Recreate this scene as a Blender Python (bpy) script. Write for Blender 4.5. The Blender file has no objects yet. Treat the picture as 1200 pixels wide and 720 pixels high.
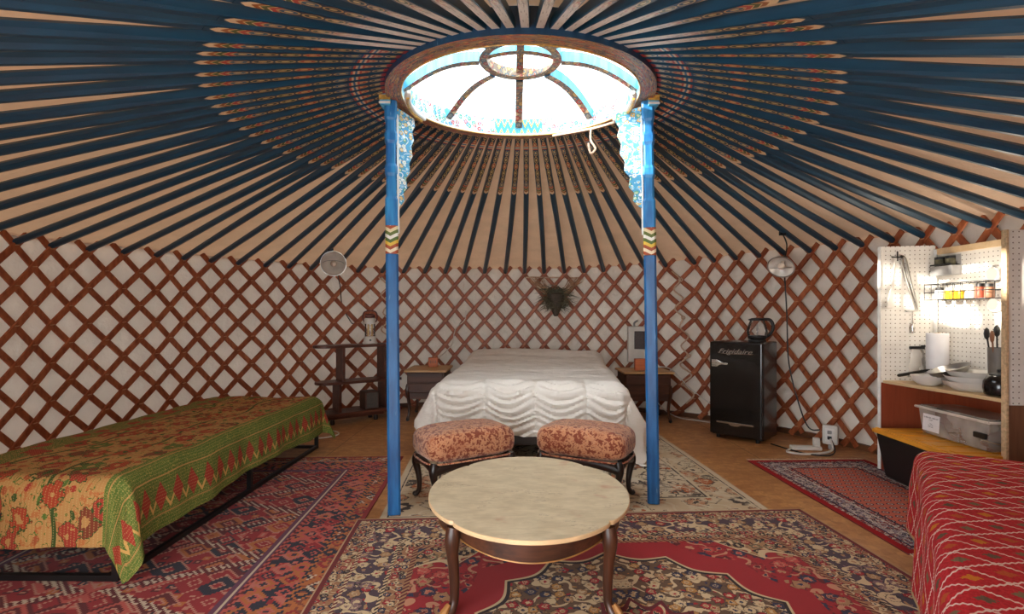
import bpy, math, random
from mathutils import Vector, Matrix, noise as mnoise
random.seed(7)
PI = math.pi
scene = bpy.context.scene
col = scene.collection

# ------------------------------------------------------------------ shading helpers
def lin(r, g, b):
    f = lambda c: (c/255/12.92) if c <= 10 else ((c/255+.055)/1.055)**2.4
    return (f(r), f(g), f(b), 1.0)

class X:
    """a scalar node expression"""
    def __init__(s, nt, sock): s.nt, s.k = nt, sock
    def op(s, o, *a):
        n = s.nt.nodes.new('ShaderNodeMath'); n.operation = o
        for i, v in enumerate((s,)+a):
            if isinstance(v, X): s.nt.links.new(v.k, n.inputs[i])
            else: n.inputs[i].default_value = v
        return X(s.nt, n.outputs[0])
    def c(s, v):
        n = s.nt.nodes.new('ShaderNodeValue'); n.outputs[0].default_value = v
        return X(s.nt, n.outputs[0])
    def __add__(s, o): return s.op('ADD', o)
    __radd__ = __add__
    def __sub__(s, o): return s.op('SUBTRACT', o)
    def __rsub__(s, o): return s.c(o).op('SUBTRACT', s)
    def __mul__(s, o): return s.op('MULTIPLY', o)
    __rmul__ = __mul__
    def __truediv__(s, o): return s.op('DIVIDE', o)
    def __lt__(s, o): return s.op('LESS_THAN', o)
    def __gt__(s, o): return s.op('GREATER_THAN', o)
    def __and__(s, o): return s.op('MULTIPLY', o)
    def __or__(s, o): return s.op('MAXIMUM', o)
    def abs(s): return s.op('ABSOLUTE')
    def fract(s): return s.op('FRACT')
    def floor(s): return s.op('FLOOR')
    def sin(s): return s.op('SINE')
    def sqrt(s): return s.op('SQRT')
    def min(s, o): return s.op('MINIMUM', o)
    def max(s, o): return s.op('MAXIMUM', o)
    def between(s, a, b): return (s > a) & (s < b)
    def tri(s): return (s.fract()-.5).abs()          # 0 .. .5
    def snap(s, q): return (s/q).floor()*q
    def sm(s, a, b):
        n = s.nt.nodes.new('ShaderNodeMapRange'); n.interpolation_type = 'SMOOTHSTEP'
        s.nt.links.new(s.k, n.inputs[0]); n.inputs[1].default_value = a; n.inputs[2].default_value = b
        return X(s.nt, n.outputs[0])

class B:
    """a material under construction"""
    def __init__(s, name):
        s.m = bpy.data.materials.new(name); s.m.use_nodes = True
        s.nt = s.m.node_tree; s.nt.nodes.clear()
        s.out = s.nt.nodes.new('ShaderNodeOutputMaterial')
        s.tc = s.nt.nodes.new('ShaderNodeTexCoord')
    def xyz(s, which='Object'):
        n = s.nt.nodes.new('ShaderNodeSeparateXYZ'); s.nt.links.new(s.tc.outputs[which], n.inputs[0])
        return [X(s.nt, o) for o in n.outputs]
    def vec(s, x, y, z=0.0):
        n = s.nt.nodes.new('ShaderNodeCombineXYZ')
        for i, v in enumerate((x, y, z)):
            if isinstance(v, X): s.nt.links.new(v.k, n.inputs[i])
            else: n.inputs[i].default_value = v
        return n.outputs[0]
    def noise(s, v, scale, detail=3, rough=.5):
        n = s.nt.nodes.new('ShaderNodeTexNoise'); s.nt.links.new(v, n.inputs['Vector'])
        n.inputs['Scale'].default_value = scale; n.inputs['Detail'].default_value = detail; n.inputs['Roughness'].default_value = rough
        return X(s.nt, n.outputs[0])
    def vor(s, v, scale, metric='EUCLIDEAN', rnd=1.0):
        n = s.nt.nodes.new('ShaderNodeTexVoronoi'); n.distance = metric; n.voronoi_dimensions = '2D'
        s.nt.links.new(v, n.inputs['Vector']); n.inputs['Scale'].default_value = scale; n.inputs['Randomness'].default_value = rnd
        q = s.nt.nodes.new('ShaderNodeSeparateColor'); s.nt.links.new(n.outputs['Color'], q.inputs[0])
        return X(s.nt, n.outputs['Distance']), X(s.nt, q.outputs[0]), X(s.nt, q.outputs[1])
    def mix(s, f, a, b):
        n = s.nt.nodes.new('ShaderNodeMix'); n.data_type = 'RGBA'
        for i, v in ((0, f), (6, a), (7, b)):
            if isinstance(v, X): s.nt.links.new(v.k, n.inputs[i])
            elif isinstance(v, (tuple, float, int)): n.inputs[i].default_value = v
            else: s.nt.links.new(v, n.inputs[i])
        return n.outputs[2]
    def pick(s, f, cols):
        """constant steps of colour over f in 0..1"""
        n = s.nt.nodes.new('ShaderNodeValToRGB'); n.color_ramp.interpolation = 'CONSTANT'
        e = n.color_ramp.elements
        while len(e) < len(cols): e.new(1.0)
        for i, c in enumerate(cols): e[i].position = i/len(cols); e[i].color = c
        s.nt.links.new(f.k, n.inputs[0]); return n.outputs[0]
    def done(s, color, rough=.6, metal=0.0, bump=None, bstr=.3, bdist=.01, coat=0.0, trans=None, spec=.5, sheen=0.0, transcol=None):
        p = s.nt.nodes.new('ShaderNodeBsdfPrincipled')
        if isinstance(color, tuple): p.inputs['Base Color'].default_value = color
        else: s.nt.links.new(color, p.inputs['Base Color'])
        if isinstance(rough, X): s.nt.links.new(rough.k, p.inputs['Roughness'])
        else: p.inputs['Roughness'].default_value = rough
        p.inputs['Metallic'].default_value = metal; p.inputs['Coat Weight'].default_value = coat
        p.inputs['Specular IOR Level'].default_value = spec; p.inputs['Sheen Weight'].default_value = sheen
        if bump is not None:
            n = s.nt.nodes.new('ShaderNodeBump'); n.inputs['Strength'].default_value = bstr; n.inputs['Distance'].default_value = bdist
            s.nt.links.new(bump.k, n.inputs['Height']); s.nt.links.new(n.outputs[0], p.inputs['Normal'])
        sh = p.outputs[0]
        if trans:
            t = s.nt.nodes.new('ShaderNodeBsdfTranslucent')
            cc = transcol or color
            if isinstance(cc, tuple): t.inputs[0].default_value = cc
            else: s.nt.links.new(cc, t.inputs[0])
            mx = s.nt.nodes.new('ShaderNodeMixShader'); mx.inputs[0].default_value = trans
            s.nt.links.new(sh, mx.inputs[1]); s.nt.links.new(t.outputs[0], mx.inputs[2]); sh = mx.outputs[0]
        s.nt.links.new(sh, s.out.inputs[0])
        return s.m

def floral(b, x, y, sc, ground, cols, line, dark, vine=.10):
    """scattered blossoms with outlines, joined by thin vines"""
    v = b.vec(x, y)
    wob = b.noise(v, sc*4.2, 3, .65)
    d, r, g = b.vor(v, sc, rnd=.85)
    d = d + (wob-.5)*.75
    n = b.noise(v, sc*.55, 1)
    vines = (n*5.0).tri() < vine
    n2 = b.noise(v, sc*1.9, 1)
    leaf = n2 > .62
    c = b.mix(leaf, ground, b.pick(g, cols[::-1]))
    c = b.mix(vines, c, line)
    c = b.mix(d < .42, c, dark)
    c = b.mix(d < .36, c, b.pick(r, cols))
    c = b.mix(d < .17, c, line)
    c = b.mix(d < .11, c, b.pick(g, cols))
    return c

def plain(name, rgb, rough=.6, metal=0.0, var=.12, sc=12.0, **k):
    b = B(name); x, y, z = b.xyz(); c = lin(*rgb)
    n = b.noise(b.vec(x, y, z), sc, 4)
    dk = tuple(v*(1-var) for v in c[:3])+(1,); lt = tuple(min(1, v*(1+var)) for v in c[:3])+(1,)
    return b.done(b.mix(n.sm(.3, .7), dk, lt), rough, metal, **k)

def wood(name, rgb, rgb2, sc=18.0, axis=2, rough=.5, stretch=.08, **k):
    b = B(name); p = b.xyz()
    q = [a*(stretch if i == axis else 1.0) for i, a in enumerate(p)]
    n = b.noise(b.vec(*q), sc, 5, .6); n2 = b.noise(b.vec(*q), sc*6, 2)
    return b.done(b.mix((n*.75+n2*.25).sm(.32, .68), lin(*rgb), lin(*rgb2)), rough, bump=n2, bstr=.1, bdist=.004, **k)

def emit(name, rgb, st):
    m = bpy.data.materials.new(name); m.use_nodes = True; nt = m.node_tree; nt.nodes.clear()
    o = nt.nodes.new('ShaderNodeOutputMaterial'); e = nt.nodes.new('ShaderNodeEmission')
    e.inputs[0].default_value = lin(*rgb); e.inputs[1].default_value = st; nt.links.new(e.outputs[0], o.inputs[0]); return m

def glassy(name, rgb, mixf, rough=.05, gl=.12):
    """thin clear pane or plastic: transparent + a little body + gloss"""
    m = bpy.data.materials.new(name); m.use_nodes = True; nt = m.node_tree; nt.nodes.clear()
    o = nt.nodes.new('ShaderNodeOutputMaterial'); t = nt.nodes.new('ShaderNodeBsdfTransparent')
    p = nt.nodes.new('ShaderNodeBsdfPrincipled'); p.inputs['Base Color'].default_value = lin(*rgb); p.inputs['Roughness'].default_value = .4
    g = nt.nodes.new('ShaderNodeBsdfGlossy'); g.inputs['Roughness'].default_value = rough
    a = nt.nodes.new('ShaderNodeMixShader'); a.inputs[0].default_value = mixf
    tcn = nt.nodes.new('ShaderNodeTexCoord'); ns = nt.nodes.new('ShaderNodeTexNoise'); ns.inputs['Scale'].default_value = 6
    nt.links.new(tcn.outputs['Object'], ns.inputs['Vector'])
    mm = nt.nodes.new('ShaderNodeMath'); mm.operation = 'MULTIPLY'; mm.inputs[1].default_value = 2*mixf
    nt.links.new(ns.outputs[0], mm.inputs[0]); nt.links.new(mm.outputs[0], a.inputs[0])
    nt.links.new(t.outputs[0], a.inputs[1]); nt.links.new(p.outputs[0], a.inputs[2])
    fr = nt.nodes.new('ShaderNodeLayerWeight'); fr.inputs[0].default_value = gl
    b2 = nt.nodes.new('ShaderNodeMixShader'); nt.links.new(fr.outputs[0], b2.inputs[0])
    nt.links.new(a.outputs[0], b2.inputs[1]); nt.links.new(g.outputs[0], b2.inputs[2]); nt.links.new(b2.outputs[0], o.inputs[0])
    return m

# ------------------------------------------------------------------ mesh helpers
class MB:
    def __init__(s): s.v, s.f, s.uv, s.mi, s.sm = [], [], [], [], []
    def add(s, vs, fs, mat=0, uvs=None, smooth=False, M=None):
        o = len(s.v)
        for p in vs:
            p = Vector(p); s.v.append(M @ p if M is not None else p)
        for i, f in enumerate(fs):
            s.f.append(tuple(a+o for a in f))
            s.uv.append(uvs[i] if uvs else [(0, 0)]*len(f)); s.mi.append(mat); s.sm.append(smooth)
        return s
    def box(s, c, d, mat=0, M=None):
        x, y, z = c; a, b, h = d[0]/2, d[1]/2, d[2]/2
        vs = [(x-a, y-b, z-h), (x+a, y-b, z-h), (x+a, y+b, z-h), (x-a, y+b, z-h), (x-a, y-b, z+h), (x+a, y-b, z+h), (x+a, y+b, z+h), (x-a, y+b, z+h)]
        return s.add(vs, [(0, 3, 2, 1), (4, 5, 6, 7), (0, 1, 5, 4), (1, 2, 6, 5), (2, 3, 7, 6), (3, 0, 4, 7)], mat, None, False, M)
    def tube(s, pts, r, seg=8, mat=0, M=None, caps=True, flat=1.0, up=None):
        pts = [Vector(p) for p in pts]; n = len(pts)
        rs = r if isinstance(r, (list, tuple)) else [r]*n
        vs, fs, uvs = [], [], []
        t0 = (pts[1]-pts[0]).normalized()
        a = Vector(up) if up else (Vector((0, 0, 1)) if abs(t0.z) < .9 else Vector((1, 0, 0)))
        L = 0; Ls = []
        for i, p in enumerate(pts):
            t = (pts[min(i+1, n-1)]-pts[max(i-1, 0)]).normalized()
            u = (a - t*a.dot(t)).normalized(); w = t.cross(u); a = u
            if i: L += (p-pts[i-1]).length
            Ls.append(L)
            for k in range(seg):
                th = 2*PI*(k+.5)/seg
                vs.append(p + u*math.cos(th)*rs[i]*flat + w*math.sin(th)*rs[i])
        for i in range(n-1):
            for k in range(seg):
                k2 = (k+1) % seg
                fs.append((i*seg+k, i*seg+k2, (i+1)*seg+k2, (i+1)*seg+k))
                uvs.append([(k/seg, Ls[i]), ((k+1)/seg, Ls[i]), ((k+1)/seg, Ls[i+1]), (k/seg, Ls[i+1])])
        if caps:
            fs.append(tuple(range(seg))[::-1]); fs.append(tuple((n-1)*seg+k for k in range(seg)))
            uvs += [[(0, 0)]*seg]*2
        return s.add(vs, fs, mat, uvs, True, M)
    def lathe(s, prof, c=(0, 0, 0), seg=32, mat=0, M=None, sx=1.0, sy=1.0):
        vs, fs = [], []
        for r, z in prof:
            for k in range(seg):
                th = 2*PI*k/seg; vs.append((c[0]+r*sx*math.cos(th), c[1]+r*sy*math.sin(th), c[2]+z))
        for i in range(len(prof)-1):
            for k in range(seg):
                k2 = (k+1) % seg; fs.append((i*seg+k, i*seg+k2, (i+1)*seg+k2, (i+1)*seg+k))
        fs.append(tuple(range(seg))[::-1]); fs.append(tuple((len(prof)-1)*seg+k for k in range(seg)))
        return s.add(vs, fs, mat, None, True, M)
    def prism(s, poly, h0, h1, mat=0, M=None, smooth=False):
        n = len(poly)
        vs = [(x, y, h0) for x, y in poly]+[(x, y, h1) for x, y in poly]
        fs = [tuple(range(n))[::-1], tuple(range(n, 2*n))]+[(i, (i+1) % n, n+(i+1) % n, n+i) for i in range(n)]
        return s.add(vs, fs, mat, None, smooth, M)
    def grid(s, fn, nu, nv, mat=0, uvf=None, M=None, matf=None, flip=False):
        vs, fs, uvs, ms = [], [], [], []
        for j in range(nv+1):
            for i in range(nu+1): vs.append(fn(i/nu, j/nv))
        for j in range(nv):
            for i in range(nu):
                a = j*(nu+1)+i; q = [(i, j), (i+1, j), (i+1, j+1), (i, j+1)]; f = [a, a+1, a+nu+2, a+nu+1]
                if flip: f = f[::-1]; q = q[::-1]
                fs.append(tuple(f)); uvs.append([uvf(e/nu, g/nv) if uvf else (e/nu, g/nv) for e, g in q])
                ms.append(matf((i+.5)/nu, (j+.5)/nv) if matf else mat)
        o = len(s.mi); s.add(vs, fs, mat, uvs, True, M)
        for k, m in enumerate(ms): s.mi[o+k] = m
        return s
    def build(s, name, mats, parent=None, bevel=0.0, loc=None, rotz=0.0, thick=0.0, autosmooth=True, seg=2):
        me = bpy.data.meshes.new(name); me.from_pydata([tuple(v) for v in s.v], [], s.f)
        mats = mats if isinstance(mats, (list, tuple)) else [mats]
        for m in mats: me.materials.append(m)
        me.polygons.foreach_set('material_index', s.mi); me.polygons.foreach_set('use_smooth', s.sm)
        ul = me.uv_layers.new(name='UVMap')
        ul.data.foreach_set('uv', [c for f in s.uv for p in f for c in p])
        me.update()
        if any(s.sm):
            try: me.set_sharp_from_angle(angle=math.radians(42))
            except Exception: pass
        o = bpy.data.objects.new(name, me); col.objects.link(o)
        if parent is not None: o.parent = parent
        if loc is not None: o.location = loc
        o.rotation_euler.z = rotz
        if thick:
            m = o.modifiers.new('thickness', 'SOLIDIFY'); m.thickness = thick; m.offset = 0
        if bevel:
            m = o.modifiers.new('bevel', 'BEVEL'); m.width = bevel; m.segments = seg; m.limit_method = 'ANGLE'; m.angle_limit = math.radians(40)
        return o

def tag(o, label=None, cat=None, group=None, kind=None):
    if label: o['label'] = label
    if cat: o['category'] = cat
    if group: o['group'] = group
    if kind: o['kind'] = kind
    return o
def thing(name, label, cat, loc=(0, 0, 0), rotz=0.0, group=None):
    o = bpy.data.objects.new(name, None); col.objects.link(o); o.empty_display_size = .1
    o.location = loc; o.rotation_euler.z = rotz
    return tag(o, label, cat, group)
def copy_tree(o, parent=None):
    c = o.copy(); col.objects.link(c)
    if parent: c.parent = parent
    for ch in list(o.children): copy_tree(ch, c)
    return c
def smooth(pts, n=6):
    pts = [Vector(p) for p in pts]; out = []
    for i in range(len(pts)-1):
        a, b, c, d = pts[max(i-1, 0)], pts[i], pts[i+1], pts[min(i+2, len(pts)-1)]
        for k in range(n):
            t = k/n
            out.append(.5*((2*b)+(c-a)*t+(2*a-5*b+4*c-d)*t*t+(3*b-a-3*c+d)*t**3))
    out.append(pts[-1]); return out
def T(x, y, z): return Matrix.Translation((x, y, z))
def RX(a): return Matrix.Rotation(a, 4, 'X')
def RY(a): return Matrix.Rotation(a, 4, 'Y')
def RZ(a): return Matrix.Rotation(a, 4, 'Z')
ORD = 'zeroth first second third fourth fifth sixth seventh eighth ninth tenth eleventh twelfth thirteenth fourteenth fifteenth sixteenth seventeenth eighteenth nineteenth twentieth'.split()

# ------------------------------------------------------------------ camera
HC, FOC, YH = 1.2, 604.0, 370.0         # eye height (m), focal length and horizon row on the 1200x720 frame
cam = bpy.data.cameras.new('camera'); cam_o = bpy.data.objects.new('camera', cam); col.objects.link(cam_o)
cam.sensor_fit = 'HORIZONTAL'; cam.sensor_width = 36; cam.lens = 36*FOC/1200
cam.shift_y = (YH-360)/1200; cam.clip_start = .02
cam_o.location = (0, 0, HC); cam_o.rotation_euler = (PI/2, 0, 0)
scene.camera = cam_o
SKY, SUN, CABL, EXPO = 4.6, 22.0, 5.0, 0.0
# ------------------------------------------------------------------ materials
def m_canvas(name, rgb, trans, tcol, folds):
    b = B(name); x, y, z = b.xyz()
    n = b.noise(b.vec(x, y, z), 3.0, 4); f = b.noise(b.vec(x*folds[0], y*folds[0], z*folds[1]), 2.2, 4, .55)
    g = b.noise(b.vec(x, y, z), 11.0, 3)
    c = lin(*rgb); dk = tuple(v*.86 for v in c[:3])+(1,)
    return b.done(b.mix(n.sm(.35, .7), dk, c), .85, bump=f*.8+g*.25, bstr=.8, bdist=.07, trans=trans, transcol=lin(*tcol), spec=.2)
M_WALL = m_canvas('white canvas wall', (238, 228, 214), .014, (235, 225, 210), (1.0, .5))
M_ROOF = m_canvas('tan roof canvas', (226, 194, 168), .030, (225, 180, 140), (.5, 1.2))

def m_floor():
    b = B('varnished chipboard'); x, y, z = b.xyz()
    d, r, g = b.vor(b.vec(x*1.0, y*1.6), 16); d2, r2, g2 = b.vor(b.vec(x*2.0, y), 38)
    n = b.noise(b.vec(x, y), 1.2, 3)
    c = b.mix(r, lin(172, 118, 70), lin(206, 152, 96)); c = b.mix(r2*.4, c, lin(150, 96, 54))
    c = b.mix(n.sm(.4, .7)*.35, c, lin(120, 62, 32))
    seam = ((x/1.22+.3).fract().between(0, .004)) | ((y/2.44+.1).fract().between(0, .002))
    return b.done(b.mix(seam, c, lin(60, 35, 20)), .45, bump=d2, bstr=.05, bdist=.002)
M_FLOOR = m_floor()
M_BASE = wood('dark floor edging', (70, 42, 26), (110, 68, 40), 14, 0)

def m_lath(name, a, b_):
    b = B(name); x, y, z = b.xyz(); oi = b.nt.nodes.new('ShaderNodeObjectInfo'); rnd = X(b.nt, oi.outputs['Random'])
    n = b.noise(b.vec(x*6, y*6, z*2), 5, 4); n2 = b.noise(b.vec(x*6, y*6, z*6), 3.5, 3)
    c = b.mix(n.sm(.3, .7), lin(*a), lin(*b_)); c = b.mix(rnd*.5, c, lin(124, 56, 30)); c = b.mix(n2.sm(.62, .75)*.5, c, lin(80, 38, 22))
    return b.done(c, .5, bump=n, bstr=.12, bdist=.004)
M_LATH = m_lath('orange brown willow', (146, 74, 42), (184, 106, 64))
M_KNOT = plain('pale leather lacing', (196, 150, 116), .8)
M_CUT = plain('dark lath end grain', (96, 52, 32), .8)

NAVY = lin(18, 56, 78)
def m_pole(painted, glare=False):
    b = B('blue paint with ornaments' if painted else 'dark blue pole paint')
    u, v, w = b.xyz('UV'); x, y, z = b.xyz()
    n = b.noise(b.vec(u*3, v*2.0), 2.0, 4)
    base = b.mix(n.sm(.35, .75), NAVY, lin(22, 70, 96))
    wear = b.noise(b.vec(u*8, v*14.0), 2.0, 3).sm(.70, .78)
    base = b.mix(wear*.35, base, lin(120, 140, 150))
    if not painted: return b.done(base, .38, spec=.5)
    uu = (u-.5).abs()
    t = (v/.10).fract()-.5
    e = (t/.47)*(t/.47)+(uu/.38)*(uu/.38)
    par = (v/.10).floor()
    cell = (par*.37).fract()
    c = b.mix(e < 1.0, lin(18, 40, 62), lin(196, 160, 104))
    c = b.mix(e < .62, c, b.pick(cell, [lin(30, 46, 50), lin(168, 60, 44), lin(40, 84, 110), lin(60, 70, 40)]))
    c = b.mix(e < .16, c, lin(206, 178, 120))
    vv = v + uu*.055
    k = ((.93-vv)/.032)
    che = b.pick((k/4.0), [lin(222, 190, 150), lin(150, 84, 34), lin(72, 82, 34), lin(170, 62, 48)])
    edge = ((k.fract() < .2) & (k > 0.9))
    che = b.mix(edge, che, lin(222, 196, 150))
    c = b.mix((vv > .80), c, che)
    st = b.pick(((v-.15)/.07), [lin(168, 62, 44), lin(208, 178, 140), lin(36, 92, 130), lin(208, 178, 140), lin(168, 62, 44), lin(30, 60, 90)])
    c = b.mix(v.between(.15, .22), c, st)
    c = b.mix(v < .035, c, lin(150, 40, 36))
    c = b.mix(vv > .93, c, base)
    if glare:  # white glare painted into the colour towards the crown end, with dark scuffs
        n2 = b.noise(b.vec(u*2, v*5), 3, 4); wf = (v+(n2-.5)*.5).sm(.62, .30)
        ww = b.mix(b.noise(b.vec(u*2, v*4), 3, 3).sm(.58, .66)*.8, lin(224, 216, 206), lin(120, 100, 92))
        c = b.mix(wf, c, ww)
    return b.done(c, .42)
M_POLE = m_pole(False); M_POLEP = m_pole(True)
M_POLEGLARE = m_pole(True, True)  # ornament paint whitened to imitate glare, for poles nearest the camera

def m_blue(name='blue post paint', a=(18, 74, 124), b2=(28, 100, 158)):
    b = B(name); x, y, z = b.xyz(); n = b.noise(b.vec(x*6, y*6, z), 4, 4)
    sc = b.noise(b.vec(x*20, y*20, z*3), 3, 3).sm(.68, .74)
    c = b.mix(n.sm(.3, .7), lin(*a), lin(*b2)); c = b.mix(sc*.4, c, lin(120, 160, 190))
    return b.done(c, .38, coat=.15)
M_BLUE = m_blue(); M_BLUEL = m_blue('light blue paint', (54, 150, 196), (96, 186, 214))
def m_ornament(name, ground, cols, line, dark, sc, uvs=True):
    b = B(name); u, v, w = b.xyz('UV') if uvs else b.xyz()
    if not uvs: u, v = u+v*.3, w
    return b.done(floral(b, u, v, sc, lin(*ground), [lin(*c) for c in cols], lin(*line), lin(*dark), .09), .45)
M_RIMU = m_ornament('rim underside ornament', (140, 116, 104), [(176, 74, 46), (150, 110, 60), (60, 70, 84), (186, 84, 70)], (206, 164, 100), (84, 66, 60), 9)
M_SPOKEU = m_ornament('spoke underside ornament', (140, 116, 98), [(176, 74, 66), (90, 110, 120), (190, 150, 90)], (206, 180, 140), (70, 58, 54), 20)
M_BRK = m_ornament('bracket floral paint', (64, 150, 190), [(226, 226, 214), (96, 160, 120), (214, 170, 70), (110, 180, 214)], (226, 230, 224), (40, 116, 160), 30, False)
def m_rimin():
    b = B('rim inner face ornament'); u, v, w = b.xyz('UV')
    seg = ((u/1.178+.5).fract()-.5).abs()
    zz = v-(u/.05).tri()*.9
    zig = b.pick((zz*1.6).fract(), [lin(226, 190, 60), lin(70, 150, 160), lin(60, 150, 200), lin(90, 190, 210)])
    fl = floral(b, u, v*.13, 26, lin(214, 226, 228), [lin(60, 150, 110), lin(200, 70, 60), lin(240, 240, 230), lin(60, 140, 190)], lin(245, 245, 240), lin(70, 130, 170))
    c = b.mix(seg > .16, zig, fl); c = b.mix((v < .1) | (v > .92), c, lin(228, 228, 220))
    return b.done(c, .45)
M_RIMI = m_rimin()
M_RIMO = m_blue('dark rim paint', (18, 50, 76), (24, 66, 96))
def m_chev():
    b = B('chevron bands'); x, y, z = b.xyz()
    w = z + ((x+y*.0).abs()*-1.0)*.55
    c = b.pick((w/.165).fract(), [lin(214, 210, 200), lin(88, 100, 40), lin(206, 190, 150), lin(150, 66, 34), lin(216, 200, 170), lin(150, 66, 34), lin(206, 170, 60), lin(76, 96, 40)])
    return b.done(c, .45)
M_CHEV = m_chev()
M_GOLD = plain('gold painted moulding', (196, 150, 72), .4, var=.35, sc=40)
M_WHITEP = plain('white paint', (226, 224, 218), .45)

# ---- rugs: object coordinates are metres from the rug's centre
def m_rug_medallion(W, L):
    b = B('red medallion rug'); x, y, z = b.xyz(); ax, ay = x.abs(), y.abs()
    d = (W/2-ax).min(L/2-ay)
    TAN, CRM, RED, DRED, NAV, DK = lin(158, 118, 80), lin(196, 170, 132), lin(150, 26, 32), lin(92, 18, 24), lin(44, 42, 66), lin(38, 24, 24)
    cols = [NAV, RED, lin(176, 96, 60), DK, lin(120, 100, 70)]
    rad = ((x/.86)*(x/.86)+(y/.95)*(y/.95)).sqrt()
    ang = b.nt.nodes.new('ShaderNodeMath'); ang.operation = 'ARCTAN2'; b.nt.links.new(y.k, ang.inputs[0]); b.nt.links.new(x.k, ang.inputs[1])
    lob = (X(b.nt, ang.outputs[0])*8.0).sin().abs()*.07
    rr = rad+lob
    corner = floral(b, ax, ay, 15, TAN, cols, CRM, DK, .13)
    corner2 = floral(b, ax+3, ay, 14, NAV, [TAN, RED, CRM, lin(120, 60, 60)], CRM, DK, .12)
    redf = floral(b, ax, ay+2, 11, RED, [DRED, NAV, RED, TAN, lin(180, 70, 60)], lin(186, 130, 100), DRED, .10)
    med = floral(b, ax, ay+5, 16, lin(96, 70, 50), [TAN, CRM, NAV, lin(170, 120, 60), RED], CRM, DK, .16)
    # field: spandrels outside, arabesque red, plain red ring, medallion
    cq = ((W/2-ax)/1.12)*((W/2-ax)/1.12)+((L/2-ay)/.92)*((L/2-ay)/.92)
    cq = cq.sqrt() + ((ax*5.0+ay*3.0)*2.2).sin().abs()*.10
    c = redf
    c = b.mix(rr < .98, c, RED)
    c = b.mix(rr < .80, c, CRM); c = b.mix(rr < .785, c, DK)
    c = b.mix(rr < .765, c, med)
    c = b.mix(rr < .36, c, DRED); c = b.mix(rr < .33, c, floral(b, ax, ay+8, 16, RED, cols, CRM, DK))
    c = b.mix(cq < .84, c, CRM); c = b.mix(cq < .825, c, corner)
    c = b.mix(cq < .62, c, corner2)
    b1 = floral(b, ax, ay, 24, lin(150, 104, 72), [RED, NAV, DK, CRM], CRM, DK, .1)
    b2 = floral(b, ax+1, ay, 14, lin(70, 52, 62), [TAN, CRM, RED, lin(120, 90, 90)], CRM, DK, .14)
    s = ((ax+ay)/.03).fract() < .5
    c = b.mix(d < .40, c, b.mix(s, TAN, DRED))
    c = b.mix(d < .375, c, b1)
    c = b.mix(d < .30, c, b.mix(s, CRM, DK)); c = b.mix(d < .285, c, b2)
    c = b.mix(d < .125, c, b.mix(s, DRED, CRM)); c = b.mix(d < .11, c, b1)
    c = b.mix(d < .03, c, lin(104, 24, 26)); c = b.mix(d < .008, c, lin(176, 140, 104))
    n = b.noise(b.vec(x, y), 260, 2)
    return b.done(c, .95, bump=n, bstr=.3, bdist=.004, spec=.15, sheen=.1)
def m_rug_geo(W, L):
    b = B('red geometric rug'); x0, y0, z = b.xyz(); x, y = x0.snap(.012), y0.snap(.012); ax, ay = x.abs(), y.abs()
    d = (W/2-ax).min(L/2-ay)
    RED, DR, CR, NV, RU, PK = lin(140, 28, 32), lin(90, 20, 24), lin(190, 170, 146), lin(34, 32, 46), lin(168, 96, 46), lin(176, 78, 66)
    v = b.vec(ax, ay)
    def geo(sc, ox, ground, cols, line):
        vv = b.vec(ax+ox, ay)
        dd, r, g = b.vor(vv, sc, 'MANHATTAN', .75); d2, r2, g2 = b.vor(vv, sc*2.6, 'CHEBYCHEV', .8)
        c = b.mix(d2 < .3, ground, b.pick(r2, cols)); c = b.mix((d2 < .12), c, line)
        c = b.mix(dd < .62, c, line); c = b.mix(dd < .55, c, b.pick(r, cols)); c = b.mix(dd < .34, c, b.pick(g, cols[::-1]))
        c = b.mix(dd < .22, c, line); c = b.mix(dd < .15, c, ground); return c
    c = geo(6.4, 0, RED, [RED, DR, PK, NV, RU, RED, DR], lin(176, 120, 100))
    dia = ((y/.55).fract()-.5).abs()*1.0 + ax*.9
    c = b.mix(dia.between(.52, .60), c, b.mix(((x+y)/.036).fract() < .5, CR, DR))
    c = b.mix((ax*.9+ (ay-L/2+.9).abs()*.9) > 1.25, c, geo(5, 4, CR, [RED, RU, CR, CR, NV], DR))
    s = ((ax+ay)/.048).fract() < .5
    c = b.mix(d < .40, c, lin(92, 48, 70)); c = b.mix(d < .385, c, CR); c = b.mix(d < .375, c, lin(92, 48, 70)); c = b.mix(d < .355, c, b.mix(s, PK, DR))
    c = b.mix(d < .335, c, geo(9.5, 9, NV, [PK, RED, RU, NV, lin(176, 100, 84)], PK))
    c = b.mix(d < .135, c, CR); c = b.mix(d < .128, c, b.mix(s, RU, NV))
    c = b.mix(d < .11, c, geo(12, 2, RU, [NV, RED, RU, CR, RU], lin(120, 60, 40)))
    c = b.mix(d < .035, c, lin(132, 26, 26))
    n = b.noise(b.vec(x0, y0), 260, 2)
    return b.done(c, .95, bump=n, bstr=.3, bdist=.004, spec=.15, sheen=.1)
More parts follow.
